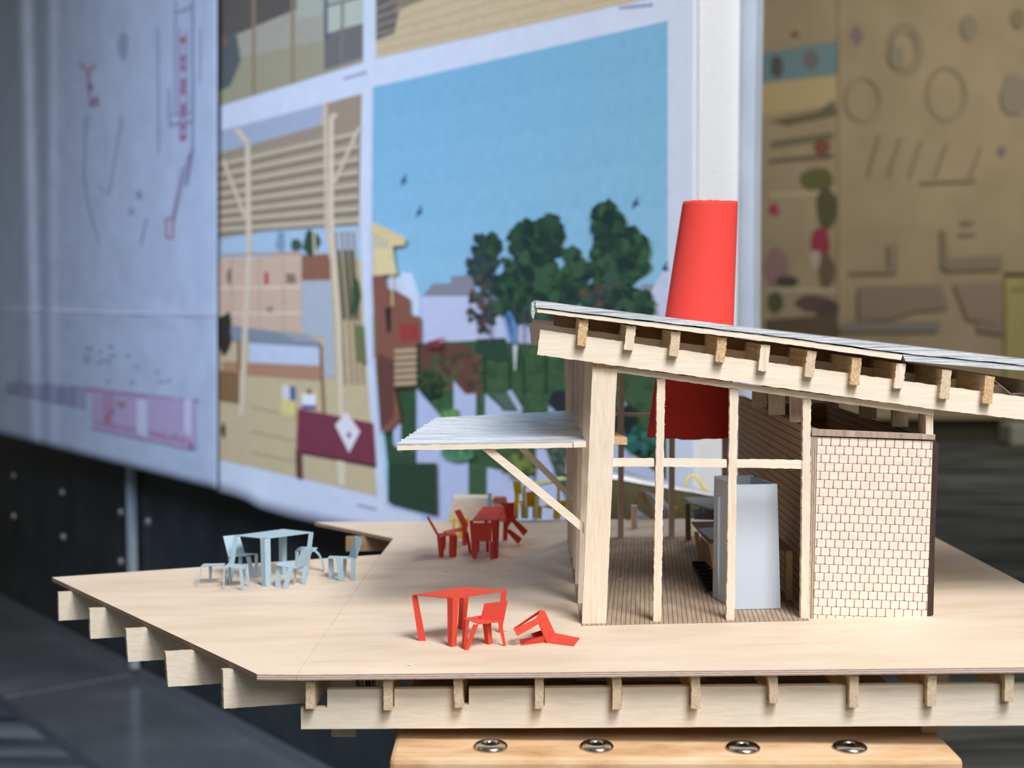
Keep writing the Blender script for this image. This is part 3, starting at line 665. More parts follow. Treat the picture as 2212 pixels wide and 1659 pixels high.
sh = [([(1834, 75), (1850, 50), (1866, 80), (1852, 104)], (98, 82, 98))] + ringsh(1955, 108, 42, 60, 12, (118, 108, 92)) + ringsh(2045, 203, 46, 62, 10, (116, 104, 88)) + ringsh(1865, 215, 40, 50, 6, (124, 112, 92)) + ringsh(1955, 108, 30, 44, 5, (122, 114, 100)) + [
      ((1936, 125, 16, 26), (112, 106, 96)), ((2095, 60, 18, 30), (110, 106, 92)), ((2192, 205, 30, 48), (112, 104, 96)), ((2165, 325, 8, 12), (82, 88, 100)), ((2200, 40, 14, 24), (104, 92, 76))]
sh += [([(x0, 290 + 6 * i), (x0 + 5, 290 + 6 * i), (x0 - 20, 380), (x0 - 26, 380)], (118, 106, 86)) for i, x0 in enumerate((1900, 1945, 1990, 2045, 2120))]
sh += [([(1990, 390), (2110, 386), (2110, 392), (1990, 397)], (108, 98, 82)), ((2090, 480, 16, 5), (112, 96, 88)), ((2090, 505, 22, 4), (116, 100, 92)), ([(1918, 528), (1938, 524), (1940, 585), (1920, 585)], (112, 98, 88)), ([(2032, 494), (2044, 500), (2050, 585), (2034, 580)], (98, 90, 74)), ([(2045, 558), (2165, 552), (2165, 582), (2045, 586)], (104, 96, 82)),
       ([(1835, 585), (1940, 580), (1940, 590), (1835, 592)], (112, 100, 88)), ([(1855, 618), (2035, 615), (2040, 640), (2050, 665), (1980, 672), (1920, 690), (1855, 690)], (108, 94, 86)), ([(2060, 612), (2165, 608), (2165, 700), (2090, 690)], (116, 98, 92)), ([(1815, 702), (1860, 692), (1950, 696), (2030, 694), (2030, 715), (1815, 718)], (92, 96, 98)), ([(2110, 695), (2170, 700), (2168, 722), (2110, 715)], (104, 94, 90))]
far_print('tracing_sheet', [(1810, -60), (2600, -60), (2600, 590), (2168, 590), (2168, 905), (1810, 905)], tanp, sh, 'wide tan tracing sheet with faint circles and sketches on the far wall', -0.03)
far_print('yellow_sheet', [(2172, 598), (2600, 598), (2600, 905), (2172, 905)], tany, [([(2182, 622), (2300, 618), (2300, 628), (2182, 632)], (112, 108, 66))], 'small yellowish sheet at the right picture edge on the far wall', -0.06)
mb = MB(); mb.box(at(2215, 930, YW - 0.35), 0.36, 0.3, 0.19); o = obj('storage_box', mb, plain('pale_plastic', (186, 190, 180), 0.5), bevel=0.02)
o.location.z = 0.001; tag(o, 'pale blurred box on the carpet below the far yellow sheet', 'box')
for fx in (-1,): pass

# ------------------------------------------------------------------ timber block, screws, plinth
ZB = 0.955
fl, fr_ = on_z(840, 1640, ZB), on_z(2077, 1634, ZB)
yb = 1.12
out = [fl, fr_, Vector((fr_.x + 0.002, yb, ZB)), Vector((fl.x - 0.001, yb, ZB))]
out = [Vector((p.x, fl.y if i < 2 else yb, ZB)) for i, p in enumerate(out)]
mb = MB(); mb.prism([Vector((p.x, p.y, ZB - 0.040)) for p in out], (0, 0, 0.040))
tblock = obj('timber_board', mb, pine, bevel=0.0035)
tag(tblock, 'thick pine board with four screws carrying the plywood deck', 'timber board')
for sx, sy in ((1060, 1610), (1289, 1610), (1605, 1613), (1836, 1612)):
    c = on_z(sx, sy, ZB + 0.0015)
    mb = MB(); mb.lathe((c.x, c.y, ZB), [(0.0, 0.0), (0.0112, 0.0002), (0.0113, 0.0014), (0.0100, 0.0026), (0.0070, 0.0034), (0.0048, 0.0034), (0.0040, 0.0012), (0.0, 0.0008)], 40)
    s_ = obj('washer_head_screw', mb, steel, tblock, smooth=True)
    mb = MB(); n = 12
    mb.prism([(c.x + (0.0041 if k % 2 else 0.0029) * math.cos(k * math.pi / 6), c.y + (0.0041 if k % 2 else 0.0029) * math.sin(k * math.pi / 6), ZB + 0.0012) for k in range(n)], (0, 0, 0.0014))
    obj('star_recess', mb, dark_steel, s_)
mb = MB(); mb.box(((fl.x + fr_.x) / 2, 1.02, (ZB - 0.04) / 2 + 0.0005), 0.22, 0.13, ZB - 0.041)
tag(obj('plinth', mb, white), 'white plinth standing on the carpet under the pine board', 'plinth')

# ------------------------------------------------------------------ plywood deck
dk_root = empty('model_deck', (0.1, 1.15, ZD - 0.05))
tag(dk_root, 'angular birch plywood deck on thin timber joists, whole foreground', 'model base')
mainp = [(640.5, 1457), (2551, 1437), (1934, 1116), (680, 1128), (850, 1163), (822.6, 1198)]
wing = [(112, 1247), (555, 1456), (639.9, 1457), (821.9, 1198)]
T = Vector((0, 0, -0.004))
mb = MB(); mb.prism([deck(*p) for p in mainp], T, 0, side=[2, 1, 2, 1, 1, 1]); db = obj('deck_board', mb, [birch, ply_dark, ply_light], dk_root)
mb = MB(); mb.prism([deck(*p) for p in wing], T, 0, side=[1, 2, 1, 1]); obj('deck_board', mb, [birch, ply_dark, ply_light], dk_root)
def yedge(x):
    a_, b_ = deck(560, 1456), deck(2212, 1440); X = at(x, 1480, 0.885).x
    return a_.y + (b_.y - a_.y) * (X - a_.x) / (b_.x - a_.x)
jx = [670, 838, 992, 1165, 1333, 1503, 1673, 1845, 2013, 2180, 2350]
jb = [1531, 1534, 1529, 1531, 1533, 1531, 1519, 1528, 1526, 1515, 1514]
lean = [0.0, 0.0, -0.001, 0.0, 0.0, 0.0, -0.0012, 0.0, 0.0, 0.0, 0.0]
notch = []
for x, yb_, ln in zip(jx, jb, lean):
    Yj = yedge(x) + 0.0035; X = at(x, 1500, Yj).x; zb_ = at(x, yb_, Yj).z; hw = 0.0029
    zt_ = zdeck(X) - 0.004
    pts = [(X - hw + ln, Yj, zt_), (X + hw + ln, Yj, zt_ + KD * 0.006), (X + hw, Yj, zb_), (X - hw, Yj, zb_)]
    mb = MB(); mb.prism(jag(pts, 0.002, 0.0002), DV * (0.37 if X < -0.1 else 0.50) * 1.0, 0, side=1)
    obj('joist', mb, [endp, bass_y], dk_root); notch.append((X, zb_))
# front beam with a notch for each joist
Ybm = lambda x: yedge(x) + 0.010
def bm(x, y): return at(x, y, Ybm(x))
low = [bm(650, 1575), bm(2480, 1566)]
topl = [bm(650, 1530)]
ztop = lambda X: bm(707, 1490).z + (bm(2212, 1478).z - bm(707, 1490).z) * (X - bm(707, 1490).x) / (bm(2212, 1478).x - bm(707, 1490).x)
Yat = lambda X: Ybm(707) + (Ybm(2212) - Ybm(707)) * (X - bm(707, 1490).x) / (bm(2212, 1478).x - bm(707, 1490).x)
topl += [bm(707, 1529), bm(707, 1490)]
for i, (X, zb_) in enumerate(notch):
    if i == 0: continue
    w2 = 0.0037 if i != 2 else 0.0062; w1 = 0.0033
    topl += [Vector((X - w1, Yat(X), ztop(X))), Vector((X - w1, Yat(X), zb_)), Vector((X + w2, Yat(X), zb_)), Vector((X + w2, Yat(X), ztop(X)))]
topl.append(bm(2480, 1476))
outl = topl + [low[1], low[0]]
mb = MB()
zlow = lambda X: low[0].z + (low[1].z - low[0].z) * (X - low[0].x) / (low[1].x - low[0].x)
for A, B_ in zip(topl, topl[1:]):
    if abs(A.x - B_.x) < 1e-6: continue
    mb.prism([A, B_, Vector((B_.x, B_.y, zlow(B_.x))), Vector((A.x, A.y, zlow(A.x)))], (0, 0.006, 0))
obj('front_beam', mb, bass_x, dk_root)
for Yk, xr in ((0.925, (693, 828)), (1.02, (830, 2350)), (1.20, (790, 2120))):
    mb = MB(); z1 = zdeck(0) - 0.0045
    XA, XB = at(xr[0], 1400, Yk).x, at(xr[1], 1400, Yk).x
    mb.prism([(XA, Yk, zdeck(XA) - 0.0045), (XB, Yk, zdeck(XB) - 0.0045), (XB, Yk, zdeck(XB) - (0.025 if Yk < 1 else 0.044)), (XA, Yk, zdeck(XA) - (0.025 if Yk < 1 else 0.044))], (0, 0.005, 0))
    bmid = obj('cross_beam', mb, bass_x, dk_root)
    if Yk < 1:
        mb = MB(); mb.prism([at(700, 1440, Yk - 0.0002)] * 0 + [(at(699, 1440, Yk).x, Yk - 0.0004, zdeck(-0.1) - 0.006), (at(822, 1440, Yk).x, Yk - 0.0004, zdeck(-0.1) - 0.006), (at(822, 1440, Yk).x, Yk - 0.0004, zdeck(-0.1) - 0.024), (at(699, 1440, Yk).x, Yk - 0.0004, zdeck(-0.1) - 0.024)], (0, 0.0003, 0))
        lb = obj('paper_label', mb, label_white, bmid); lb['label'] = 'white label with a barcode'
        mb = MB(); xx = 764
        for wpx, g in ((4, 3), (3, 2), (2, 4), (2, 5), (5, 1), (6, 2), (4, 2), (2, 3)):
            mb.prism([(at(xx, 1440, Yk).x, Yk - 0.0006, zdeck(-0.1) - 0.008), (at(xx + wpx, 1440, Yk).x, Yk - 0.0006, zdeck(-0.1) - 0.008), (at(xx + wpx, 1440, Yk).x, Yk - 0.0006, zdeck(-0.1) - 0.023), (at(xx, 1440, Yk).x, Yk - 0.0006, zdeck(-0.1) - 0.023)], (0, 0.0002, 0)); xx += wpx + g
        obj('barcode', mb, black, bmid)
# beam seen in the notch at the back left
Yk = 1.425
mb = MB(); a_ = at(747, 1150, Yk); b_ = at(1900, 1125, Yk)
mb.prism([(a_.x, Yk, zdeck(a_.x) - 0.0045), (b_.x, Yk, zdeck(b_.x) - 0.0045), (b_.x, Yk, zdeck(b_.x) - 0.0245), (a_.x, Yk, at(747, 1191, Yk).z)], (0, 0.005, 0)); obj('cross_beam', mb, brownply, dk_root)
# joists of the wing
for (tl, bl, brx, bry) in (((122, 1280), (123, 1341), 190, 1337), ((189, 1315), (191, 1380), 268, 1374), ((267, 1359), (272, 1430), 352, 1422), ((352, 1409), (358, 1484), 475, 1474), ((476, 1447), (478, 1531), 655, 1518)):
    p = deck(tl[0], tl[1], -0.0045); q = at(bl[0], bl[1], p.y); dirv = Vector((1, 0.158, 0)).normalized()
    Ln = (-0.128 - p.x) / dirv.x
    if tl[0] == 476: Ln = (-0.139 - p.x) / dirv.x
    r = p + dirv * Ln; r.z = zdeck(r.x) - 0.0045; r2 = q + dirv * Ln; r2.z = q.z + KD * (r.x - p.x)
    p = p + Vector((0.0018, 0, 0)); q = q + Vector((0.0018, 0, 0))
    mb = MB(); mb.prism(jag([p, r, r2, q], 0.0025, 0.00015), (-0.0022, 0.0035, 0), 0, side=1); obj('wing_joist', mb, [bass_x, endp], dk_root)
for x0, x1, y1 in ((716, 768, 1592), (1992, 2047, 1600)):
    Yk = 0.918 if x0 < 1000 else 0.9015; zb_ = at(x0, y1, Yk).z if x0 < 1000 else ZB + 0.0003; XA = at(x0, 1590, Yk).x; XB = at(x1, 1590, Yk).x
    mb = MB(); mb.prism([(XA, Yk, zb_), (XB, Yk, zb_), (XB, Yk, zdeck(XB) - 0.0045), (XA, Yk, zdeck(XA) - 0.0045)], (0, 0.006, 0)); obj('foot_block', mb, bass_z, dk_root)
# hidden middle foot that carries the deck on the pine board
mb = MB(); mb.box((0.10, 1.05, (ZB + zdeck(0.1)) / 2 - 0.002), 0.10, 0.05, zdeck(0.1) - 0.0048 - ZB); obj('foot_block', mb, bass_z, dk_root)

# ------------------------------------------------------------------ model house
hs = empty('model_house', (0.13, 1.18, ZD))
tag(hs, 'unfinished timber model house with tilted silver roof standing on the deck', 'model house')
YP = 0.998
def splinters(mb, a_, b_, sx, n=9):
    """tiny fibres torn up along a cut edge"""
    for k in range(n):
        p = a_.lerp(b_, random.random()); l_ = random.uniform(0.0005, 0.0013); up_ = random.uniform(-0.001, 0.0012)
        mb.face([p, p + Vector((sx * l_, -0.0002, up_)), p + Vector((0, 0, 0.0005))]); 
def post(name, x0b, x1b, yb_, x0t, x1t, yt, Y, d, mat, parent=hs, step=0.003):
    pts = [at(x0b, yb_, Y), at(x1b, yb_, Y), at(x1t, yt, Y), at(x0t, yt, Y)]
    pts[0].z = zdeck(pts[0].x); pts[1].z = zdeck(pts[1].x)
    mb = MB(); mb.prism(jag(pts, step, 0.0003), DV * d); splinters(mb, pts[1], pts[2], 1); splinters(mb, pts[0], pts[3], -1); return obj(name, mb, mat, parent)
# row of columns on the left
colb = [(1257, 1310, 1356), (1248, 0, 1305), (1242, 0, 1263), (1237, 0, 1230), (1232, 0, 1205), (1229, 0, 1185), (1226, 0, 1168)]
roofz = lambda X: at(1325, 790, 0.99).z + (at(2017, 884, 0.99).z - at(1325, 790, 0.99).z) * (X - at(1325, 790, 0.99).x) / (at(2017, 884, 0.99).x - at(1325, 790, 0.99).x)
for i, (xl, xr, yb_) in enumerate(colb):
    p = deck(xl, yb_); wd = 0.0183 if i == 0 else 0.0175; dxt = 0.0072 - 0.0105 * i / 6
    if i == 0: p.y = YP - 0.002; p.x = at(1257, 1356, p.y).x
    zt_ = roofz(p.x + dxt) - 0.0004 - (0.004 if i == 0 else 0)
    pts = [Vector((p.x, p.y, zdeck(p.x))), Vector((p.x + wd, p.y, zdeck(p.x + wd))), Vector((p.x + dxt + wd, p.y, zt_)), Vector((p.x + dxt, p.y, zt_))]
    mb = MB(); mb.prism(jag(pts, 0.004, 0.00015), DV * 0.0062); cl = obj('column', mb, bass_z, hs)
    if i == 0:
        mb = MB(); q = [pts[3] + Vector((0, 0.0001, 0.0001)), pts[2] + Vector((0.0004, 0.0001, 0.0001)), Vector((pts[2].x + 0.0006, pts[2].y, roofz(pts[2].x) - 0.0002)), Vector((pts[3].x, pts[3].y, roofz(pts[3].x) + 0.0004))]
        mb.prism(q, DV * 0.006); obj('column_cap', mb, endg, cl)
# front frame
ff = post('frame_post', 1411, 1428, 1353, 1420, 1437, 818, YP, 0.006, bass_z)
post('frame_post', 1569, 1587, 1349, 1577, 1595, 840, YP, 0.006, bass_z)
post('frame_post', 1730, 1748, 1343, 1735, 1752, 862, YP, 0.006, bass_z)
mb = MB(); mb.prism(px([(2000, 894), (2016, 894), (2016, 941), (2000, 941)], YP), DV * 0.006); obj('frame_post', mb, bass_z, hs)
mb = MB(); mb.prism(jag(px([(1330, 792), (2017, 885), (2017, 898), (1660, 850), (1330, 804)], YP - 0.001)), DV * 0.006); obj('frame_rail', mb, bass_x, hs)
for q in ([(1322, 991), (1413, 991), (1413, 1008), (1322, 1008)], [(1431, 991), (1570, 993), (1570, 1010), (1430, 1008)], [(1590, 993), (1733, 995), (1733, 1013), (1589, 1010)]):
    mb = MB(); mb.prism(jag(px(q, YP + 0.001)), DV * 0.005); obj('frame_rail', mb, bass_x, hs)
# rear frame
YR = 1.362
def rpost(x0, x1, yt, yb_=1168):
    pts = px([(x0, yb_), (x1, yb_), (x1 + 2, yt), (x0 + 2, yt)], YR)
    for p in pts[:2]: p.z = zdeck(p.x)
    mb = MB(); mb.prism(pts, DV * 0.006); obj('frame_post', mb, bass_z, hs)
rpost(1335, 1347, 742); rpost(1445, 1457, 750); rpost(1560, 1574, 765)
mb = MB(); mb.prism(px([(1240, 891), (1575, 895), (1575, 902), (1240, 898)], YR + 0.001), DV * 0.004); obj('frame_rail', mb, bass_x, hs)
# ledger piece beside the column
mb = MB(); mb.prism(px([(1326, 944), (1355, 945), (1355, 961), (1326, 960)], 1.02), (-0.012, 0.10, 0)); obj('ledger', mb, endg, hs)
# roof
YRF = 0.981
rf_top = [(1157, 648), (1660, 712), (2212, 776), (2520, 812)]
mb = MB()
pt = px([(1157, 649), (1660, 713), (2212, 776), (2520, 811), (2520, 818), (2212, 789), (1950, 763), (1660, 723), (1157, 664)], YRF)
n_up = 4; lo_ = pt[4:][::-1]; up_ = [pt[0], pt[1], None, None]
def seg(topA, topB, botB, botA, mbx, d, mi=0): mbx.prism([topA, topB, botB, botA], d, mi)
U = lambda x: 649 + (x - 1157) * (713 - 649) / 503 if x < 1660 else 713 + (x - 1660) * (776 - 713) / 552
Lw = lambda x: 664 + (x - 1157) * (723 - 664) / 503 if x < 1660 else (723 + (x - 1660) * 0.138 if x < 1950 else 763 + (x - 1950) * 0.098)
xs = [1157 + (2520 - 1157) * i / 40 for i in range(41)]
for xa, xb in zip(xs, xs[1:]):
    ja, jb_ = 0.8 * math.sin(xa * 0.31), 0.8 * math.sin(xb * 0.31)
    mb.prism(px([(xa, U(xa) + ja * 0.4), (xb, U(xb) + jb_ * 0.4), (xb, Lw(xb) + jb_), (xa, Lw(xa) + ja)], YRF), DV * 0.36)
rsh = obj('roof_sheet', mb, silver, hs)
mb = MB(); mb.prism(px([(1950, 765), (2212, 791), (2520, 822), (2520, 832), (2212, 801), (2050, 788), (1956, 780)], YRF + 0.001), DV * 0.38); o = obj('roof_sheet', mb, silver, hs); o['label'] = 'lower overlapping silver sheet'
mb = MB(); mb.prism(px([(1149, 655), (1156, 650), (1158, 668), (1152, 690), (1148, 680)], YRF + 0.002), (0.0, 0.06, 0)); obj('foil_curl', mb, silver, rsh)
mb = MB(); mb.prism(jag(px([(1160, 667), (1660, 726), (1950, 766), (1946, 778), (1660, 738), (1160, 675)], YRF + 0.001), 0.004), DV * 0.39); obj('roof_batten', mb, bass_x, hs)
pur = [(1258, 694, 748), (1360, 704, 757), (1457, 715, 770), (1557, 727, 782), (1650, 745, 802), (1750, 757, 815), (1848, 772, 832), (1943, 784, 840), (2042, 798, 862), (2135, 812, 872), (2240, 826, 886)]
for k, (x, y0, y1) in enumerate(pur):
    mb = MB(); y0 = min(y0, 667 + (x - 1160) * 0.1405 + 8)
    mb.prism(jag(px([(x - 6, y0), (x + 14, y0 + 2), (x + 8, y1 + 1), (x - 12, y1 - 2)], 0.985), 0.0016, 0.00035), DV * 0.37, 0, side=1); obj('rafter', mb, [[endg, bass_z, endp][k % 3], bass_y], hs)
mb = MB(); mb.prism(jag(px([(1167, 712), (1600, 775), (2212, 858), (2500, 897), (2500, 948), (2212, 907), (2017, 884), (1600, 826), (1330, 790), (1160, 766)], 0.991), 0.003, 0.00025), DV * 0.0062); obj('roof_beam', mb, bass_x, hs)
mb = MB(); mb.prism(jag(px([(1142, 697), (2300, 850), (2300, 890), (1148, 745)], 1.05)), DV * 0.006); obj('roof_beam', mb, bass_x, hs)
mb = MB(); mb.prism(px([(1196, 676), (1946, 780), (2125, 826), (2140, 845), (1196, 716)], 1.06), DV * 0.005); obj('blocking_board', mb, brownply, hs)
mb = MB(); mb.prism(px([(1150, 690), (1950, 770), (1950, 800), (1150, 722)], 1.345), DV * 0.006); obj('roof_beam', mb, bass_x, hs)
mb = MB(); mb.sheet([at(2148, 820, 1.0), at(2186, 851, 1.0), at(2186, 851, 1.1), at(2148, 820, 1.1)], 0.0006); mb.sheet([at(2186, 851, 1.0), at(2300, 848, 1.0), at(2300, 848, 1.1), at(2186, 851, 1.1)], 0.0006); obj('folded_flap', mb, whitecard, hs)
# side walls of the closed box on the right
Yn = 1.001
def side_wall(xn, yt, thick, mat_in, mats_i, Lw_=0.36):
    p = at(xn, 1340, Yn); p.z = zdeck(p.x); tp = at(xn, yt, Yn); h = tp.z - p.z
    q = p + DV * Lw_; q.z = zdeck(q.x)
    mb = MB(); pts = [p, q, q + Vector((0, 0, h)), p + Vector((0, 0, h))]
    mb.prism(pts, (thick, 0, 0), 0, side=1, uv=[(0, 0), (Lw_, 0), (Lw_, h), (0, h)])
    return obj('side_wall', mb, [mat_in, mats_i], hs)
wl = side_wall(1752, 928, 0.0048, wall_planks, ply_grey)
wr = side_wall(2004, 953, 0.0042, wall_planks, burnt, 0.36)
pts = px([(1766, 944), (2015, 953), (2003, 1335), (1757, 1343)], YP + 0.001)
for p in pts[2:]: p.z = zdeck(p.x)
rot = math.atan2(pts[1].z - pts[0].z, pts[1].x - pts[0].x); o0 = pts[0]
uvs = [(((p.x - o0.x) * math.cos(rot) + (p.z - o0.z) * math.sin(rot)), ((p.z - o0.z) * math.cos(rot) - (p.x - o0.x) * math.sin(rot))) for p in pts]
mb = MB(); mb.prism(pts, (0, 0.003, 0), 0, uv=uvs, side=1); fp = obj('shingled_front', mb, [shing, ply_grey], hs)
# a front edge strip of layered ply and the charred right-hand edge
q = px([(1753, 942), (1766, 943), (1757, 1343), (1743, 1343)], YP + 0.0005)
for p in q[2:]: p.z = zdeck(p.x)
mb = MB(); mb.prism(q, (0, 0.004, 0)); 
# vertical laminations: u runs across
mb.uv[0] = [(0, 0), (0, 1), (0.1, 1), (0.1, 0)][:4]
o = obj('layered_edge', mb, ply_grey, hs)
q = px([(2016, 953), (2028, 957), (2013, 1335), (2003, 1335)], YP + 0.0005)
for p in q[2:]: p.z = zdeck(p.x)
mb = MB(); mb.prism(q, (0, 0.004, 0)); obj('charred_edge', mb, burnt, hs)
mb = MB(); mb.prism(px([(1754, 927), (2021, 939), (2020, 950), (1754, 941)], YP - 0.0005), (0, 0.005, 0), 0, side=0); obj('wall_cap', mb, ply_grey, hs)
p = at(1752, 1340, Yn) + DV * 0.355; q = at(2004, 1340, Yn) + DV * 0.355
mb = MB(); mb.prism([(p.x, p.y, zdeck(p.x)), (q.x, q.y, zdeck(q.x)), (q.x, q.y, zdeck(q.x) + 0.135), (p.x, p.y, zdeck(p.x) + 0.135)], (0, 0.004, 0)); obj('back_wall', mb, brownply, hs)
# short studs between wall tops and roof
for (x0, x1, y0, y1, Y) in ((1626, 1656, 838, 880, 1.16), (1662, 1696, 842, 896, 1.085), (1708, 1733, 850, 912, 1.03), (1790, 1812, 850, 882, 1.22), (1858, 1894, 860, 904, 1.14), (1928, 1962, 870, 922, 1.07), (1988, 2001, 880, 940, 1.012)):
    mb = MB(); mb.prism(px([(x0, y0), (x1, y0), (x1, y1), (x0, y1)], Y), DV * 0.005); obj('short_stud', mb, bass_z, hs)
# etched floor
A = [deck(1256, 1352, 0.0), deck(1748, 1341, 0.0)]
B_ = [Vector((A[0].x, A[0].y, 0)) + DV * 0.365, Vector((A[1].x, A[1].y, 0)) + DV * 0.365]
pts = [A[0], A[1], B_[1], B_[0]]; pts = [Vector((p.x, p.y, zdeck(p.x) + 0.0001)) for p in pts]
mb = MB(); mb.prism(pts, (0, 0, 0.0005), 0)
for i in range(len(mb.f)): mb.uv[i] = [(mb.v[j].x - 0.10 * mb.v[j].y * 1.0, mb.v[j].y) for j in mb.f[i]]
obj('etched_floor', mb, floor_planks, hs)
# red chimney
YC = 1.18; n = 48; mb = MB()
def ring(xl, xr, y, dep, jit):
    c = at((xl + xr) / 2, y, YC); r = (xr - xl) / 2 / F * YC; ph = [random.uniform(-jit, jit) for _ in range(n)]
    return [c + Vector((r * math.cos(2 * math.pi * k / n), r * dep * math.sin(2 * math.pi * k / n), ph[k] - 0.00)) for k in range(n)]
R = [ring(1478, 1591, 436, 0.8, 0.0005), ring(1476, 1591, 444, 0.8, 0), ring(1456, 1587, 570, 0.8, 0), ring(1437, 1583, 694, 0.75, 0), ring(1416, 1581, 830, 0.7, 0), ring(1399, 1580, 939, 0.65, 0), ring(1398, 1580, 943, 0.65, 0.0006)]
for A, B_ in zip(R, R[1:]):
    for k in range(n): mb.face([A[k], A[(k + 1) % n], B_[(k + 1) % n], B_[k]])
ch = obj('chimney', mb, redp, hs, smooth=True); sd = ch.modifiers.new('card', 'SOLIDIFY'); sd.thickness = 0.0007; sd.offset = -1
ch['label'] = 'tall tapering red card chimney'
# awning
zA = at(1060, 958, 1.0).z
fA, fB = at(857, 958, 1.0), at(1264, 953, 1.0); bA, bB = on_z(943, 905, zA), on_z(1237, 893, zA)
mb = MB(); N = 44
for i in range(N):
    def rowp(i):
        t_ = i / N; a0 = fA.lerp(Vector((bA.x, bA.y, fA.z)), t_); b0 = fB.lerp(Vector((bB.x, bB.y, fB.z)), t_)
        z = 0.0008 * math.sin(t_ * 2 * math.pi * 11) + 0.0012 * t_; w_ = 0.0012 * math.sin(t_ * 2 * math.pi * 5.5)
        return a0 + Vector((w_, 0, z)), b0 + Vector((0, 0, z))
    a0, b0 = rowp(i); a1, b1 = rowp(i + 1)
    mb.prism([a0, b0, b1, a1], (0, 0, -0.0012))
aw = obj('awning_sheet', mb, silver2, hs)
mb = MB(); mb.prism(jag(px([(858, 962), (1238, 956), (1238, 967), (858, 973)], 1.0)), (0, 0.005, 0)); obj('awning_batten', mb, bass_x, hs)
mb = MB(); mb.prism(px([(1239, 955), (1266, 954), (1266, 966), (1239, 967)], 0.9985), (0, 0.005, 0)); obj('awning_batten', mb, bass_x, hs)
mb = MB(); p = at(858, 962, 1.0) + Vector((0.0004, 0.0052, 0)); mb.prism([p, p + Vector((0.004, 0, 0)), p + Vector((0.004, 0, -0.0035)), p + Vector((0, 0, -0.0035))], Vector((bA.x - fA.x, bA.y - fA.y, 0)) * 0.98); obj('awning_batten', mb, bass_y, hs)
mb = MB(); p = Vector((bA.x, bA.y - 0.006, zA - 0.0015)); mb.prism([p, Vector((bB.x, p.y, p.z)), Vector((bB.x, p.y, p.z - 0.0035)), p - Vector((0, 0, 0.0035))], (0, 0.005, 0)); obj('awning_batten', mb, bass_x, hs)
mb = MB(); mb.prism(px([(1041, 971), (1066, 971), (1262, 1133), (1262, 1153)], 1.003), (0, 0.006, 0)); obj('awning_strut', mb, bass_x, hs)
mb = MB(); mb.prism(px([(1118, 968), (1136, 968), (1242, 1074), (1240, 1088)], 1.18), (0, 0.006, 0)); obj('awning_strut', mb, bass_x, hs)

# ------------------------------------------------------------------ furniture inside the house
# tall card cabinet, open on top
p0, p1_ = at(1587, 1338, 1.03), at(1686, 1334, 1.03)
r0 = deck(1553, 1312); hz = at(1640, 1047, 1.03).z
def up(p, z): return Vector((p.x, p.y, z))
fl0, fr0 = up(p0, zdeck(p0.x)), up(p1_, zdeck(p1_.x)); flt, frt = up(at(1591, 1050, 1.03), hz), up(at(1679, 1047, 1.03), hz + 0.0005)
fl0.z += 0.001; fr0.z += 0.001
dv = Vector((r0.x - p0.x, 0.045, 0)); tg = empty('tall_cabinet', fl0); tag(tg, 'tall pale grey card cabinet, open on top, behind the middle front post', 'cabinet')
mb = MB(); mb.prism([fl0, fr0, frt, flt], (0, 0.0008, 0)); obj('front_panel', mb, whitecard, tg)
mb = MB(); mb.prism([fl0 + Vector((0, 0.001, 0)), fl0 + dv, flt + dv, flt + Vector((0, 0.001, 0))], (0.0008, 0, 0)); o = obj('side_panel', mb, whitecard, tg)
mb = MB(); mb.prism([fr0 + Vector((-0.001, 0.001, 0)), fr0 + dv + Vector((-0.001, 0, 0)), frt + dv + Vector((-0.001, 0, 0)), frt + Vector((-0.001, 0.001, 0))], (-0.0008, 0, 0)); obj('side_panel', mb, whitecard, tg)
mb = MB(); mb.prism([fl0 + dv, fr0 + dv, frt + dv + Vector((0, 0, 0.001)), flt + dv + Vector((0, 0, 0.001))], (0, 0.0008, 0)); obj('back_panel', mb, whitecard, tg)
# narrow standing card beside it
mb = MB(); mb.sheet([at(1551, 1075, 1.062), at(1556, 1072, 1.062), at(1560, 1218, 1.062), at(1565, 1304, 1.062), at(1554, 1312, 1.062), at(1550, 1222, 1.062)], 0.0012)
o = obj('standing_card', mb, whitecard); tag(o, 'narrow folded pale card standing against the left side of the tall cabinet', 'card')
# workbench with legs
wb = empty('workbench', deck(1540, 1240)); tag(wb, 'long brown card workbench with sloping top inside the house', 'workbench')
zt = at(1533, 1174, 1.12).z
mb = MB(); mb.prism([up(on_z(1533, 1174, zt), zt), up(on_z(1620, 1174, zt), zt), up(on_z(1585, 1125, zt), zt), up(on_z(1494, 1127, zt), zt)], (0, 0, -0.0015)); obj('bench_top', mb, brownboard, wb)
for q, Y in (([(1533, 1176), (1545, 1176), (1556, 1300), (1548, 1300)], 1.10), ([(1500, 1150), (1509, 1150), (1517, 1220), (1508, 1220)], 1.235), ([(1600, 1176), (1612, 1176), (1612, 1300), (1602, 1300)], 1.10)):
    pts = px(q, Y); pts[2].z = zdeck(pts[2].x) + 0.001; pts[3].z = zdeck(pts[3].x) + 0.001
    mb = MB(); mb.prism(pts, (0, 0.004, 0)); obj('leg', mb, bass_y, wb)
mb = MB(); mb.prism([at(1512, 1160, 1.2), at(1550, 1200, 1.12), at(1552, 1240, 1.12), at(1514, 1205, 1.2)], (0.001, 0, 0)); obj('side_panel', mb, brownboard, wb)
mb = MB(); mb.prism([up(on_z(1508, 1143, zt + 0.0003), zt + 0.0003), up(on_z(1575, 1138, zt), zt + 0.0003), up(on_z(1585, 1168, zt), zt + 0.0003), up(on_z(1535, 1167, zt), zt + 0.0003)], (0, 0, 0.0006)); o = obj('paper_sheet', mb, whitecard); tag(o, 'white sheet lying on the brown workbench inside the house', 'paper')
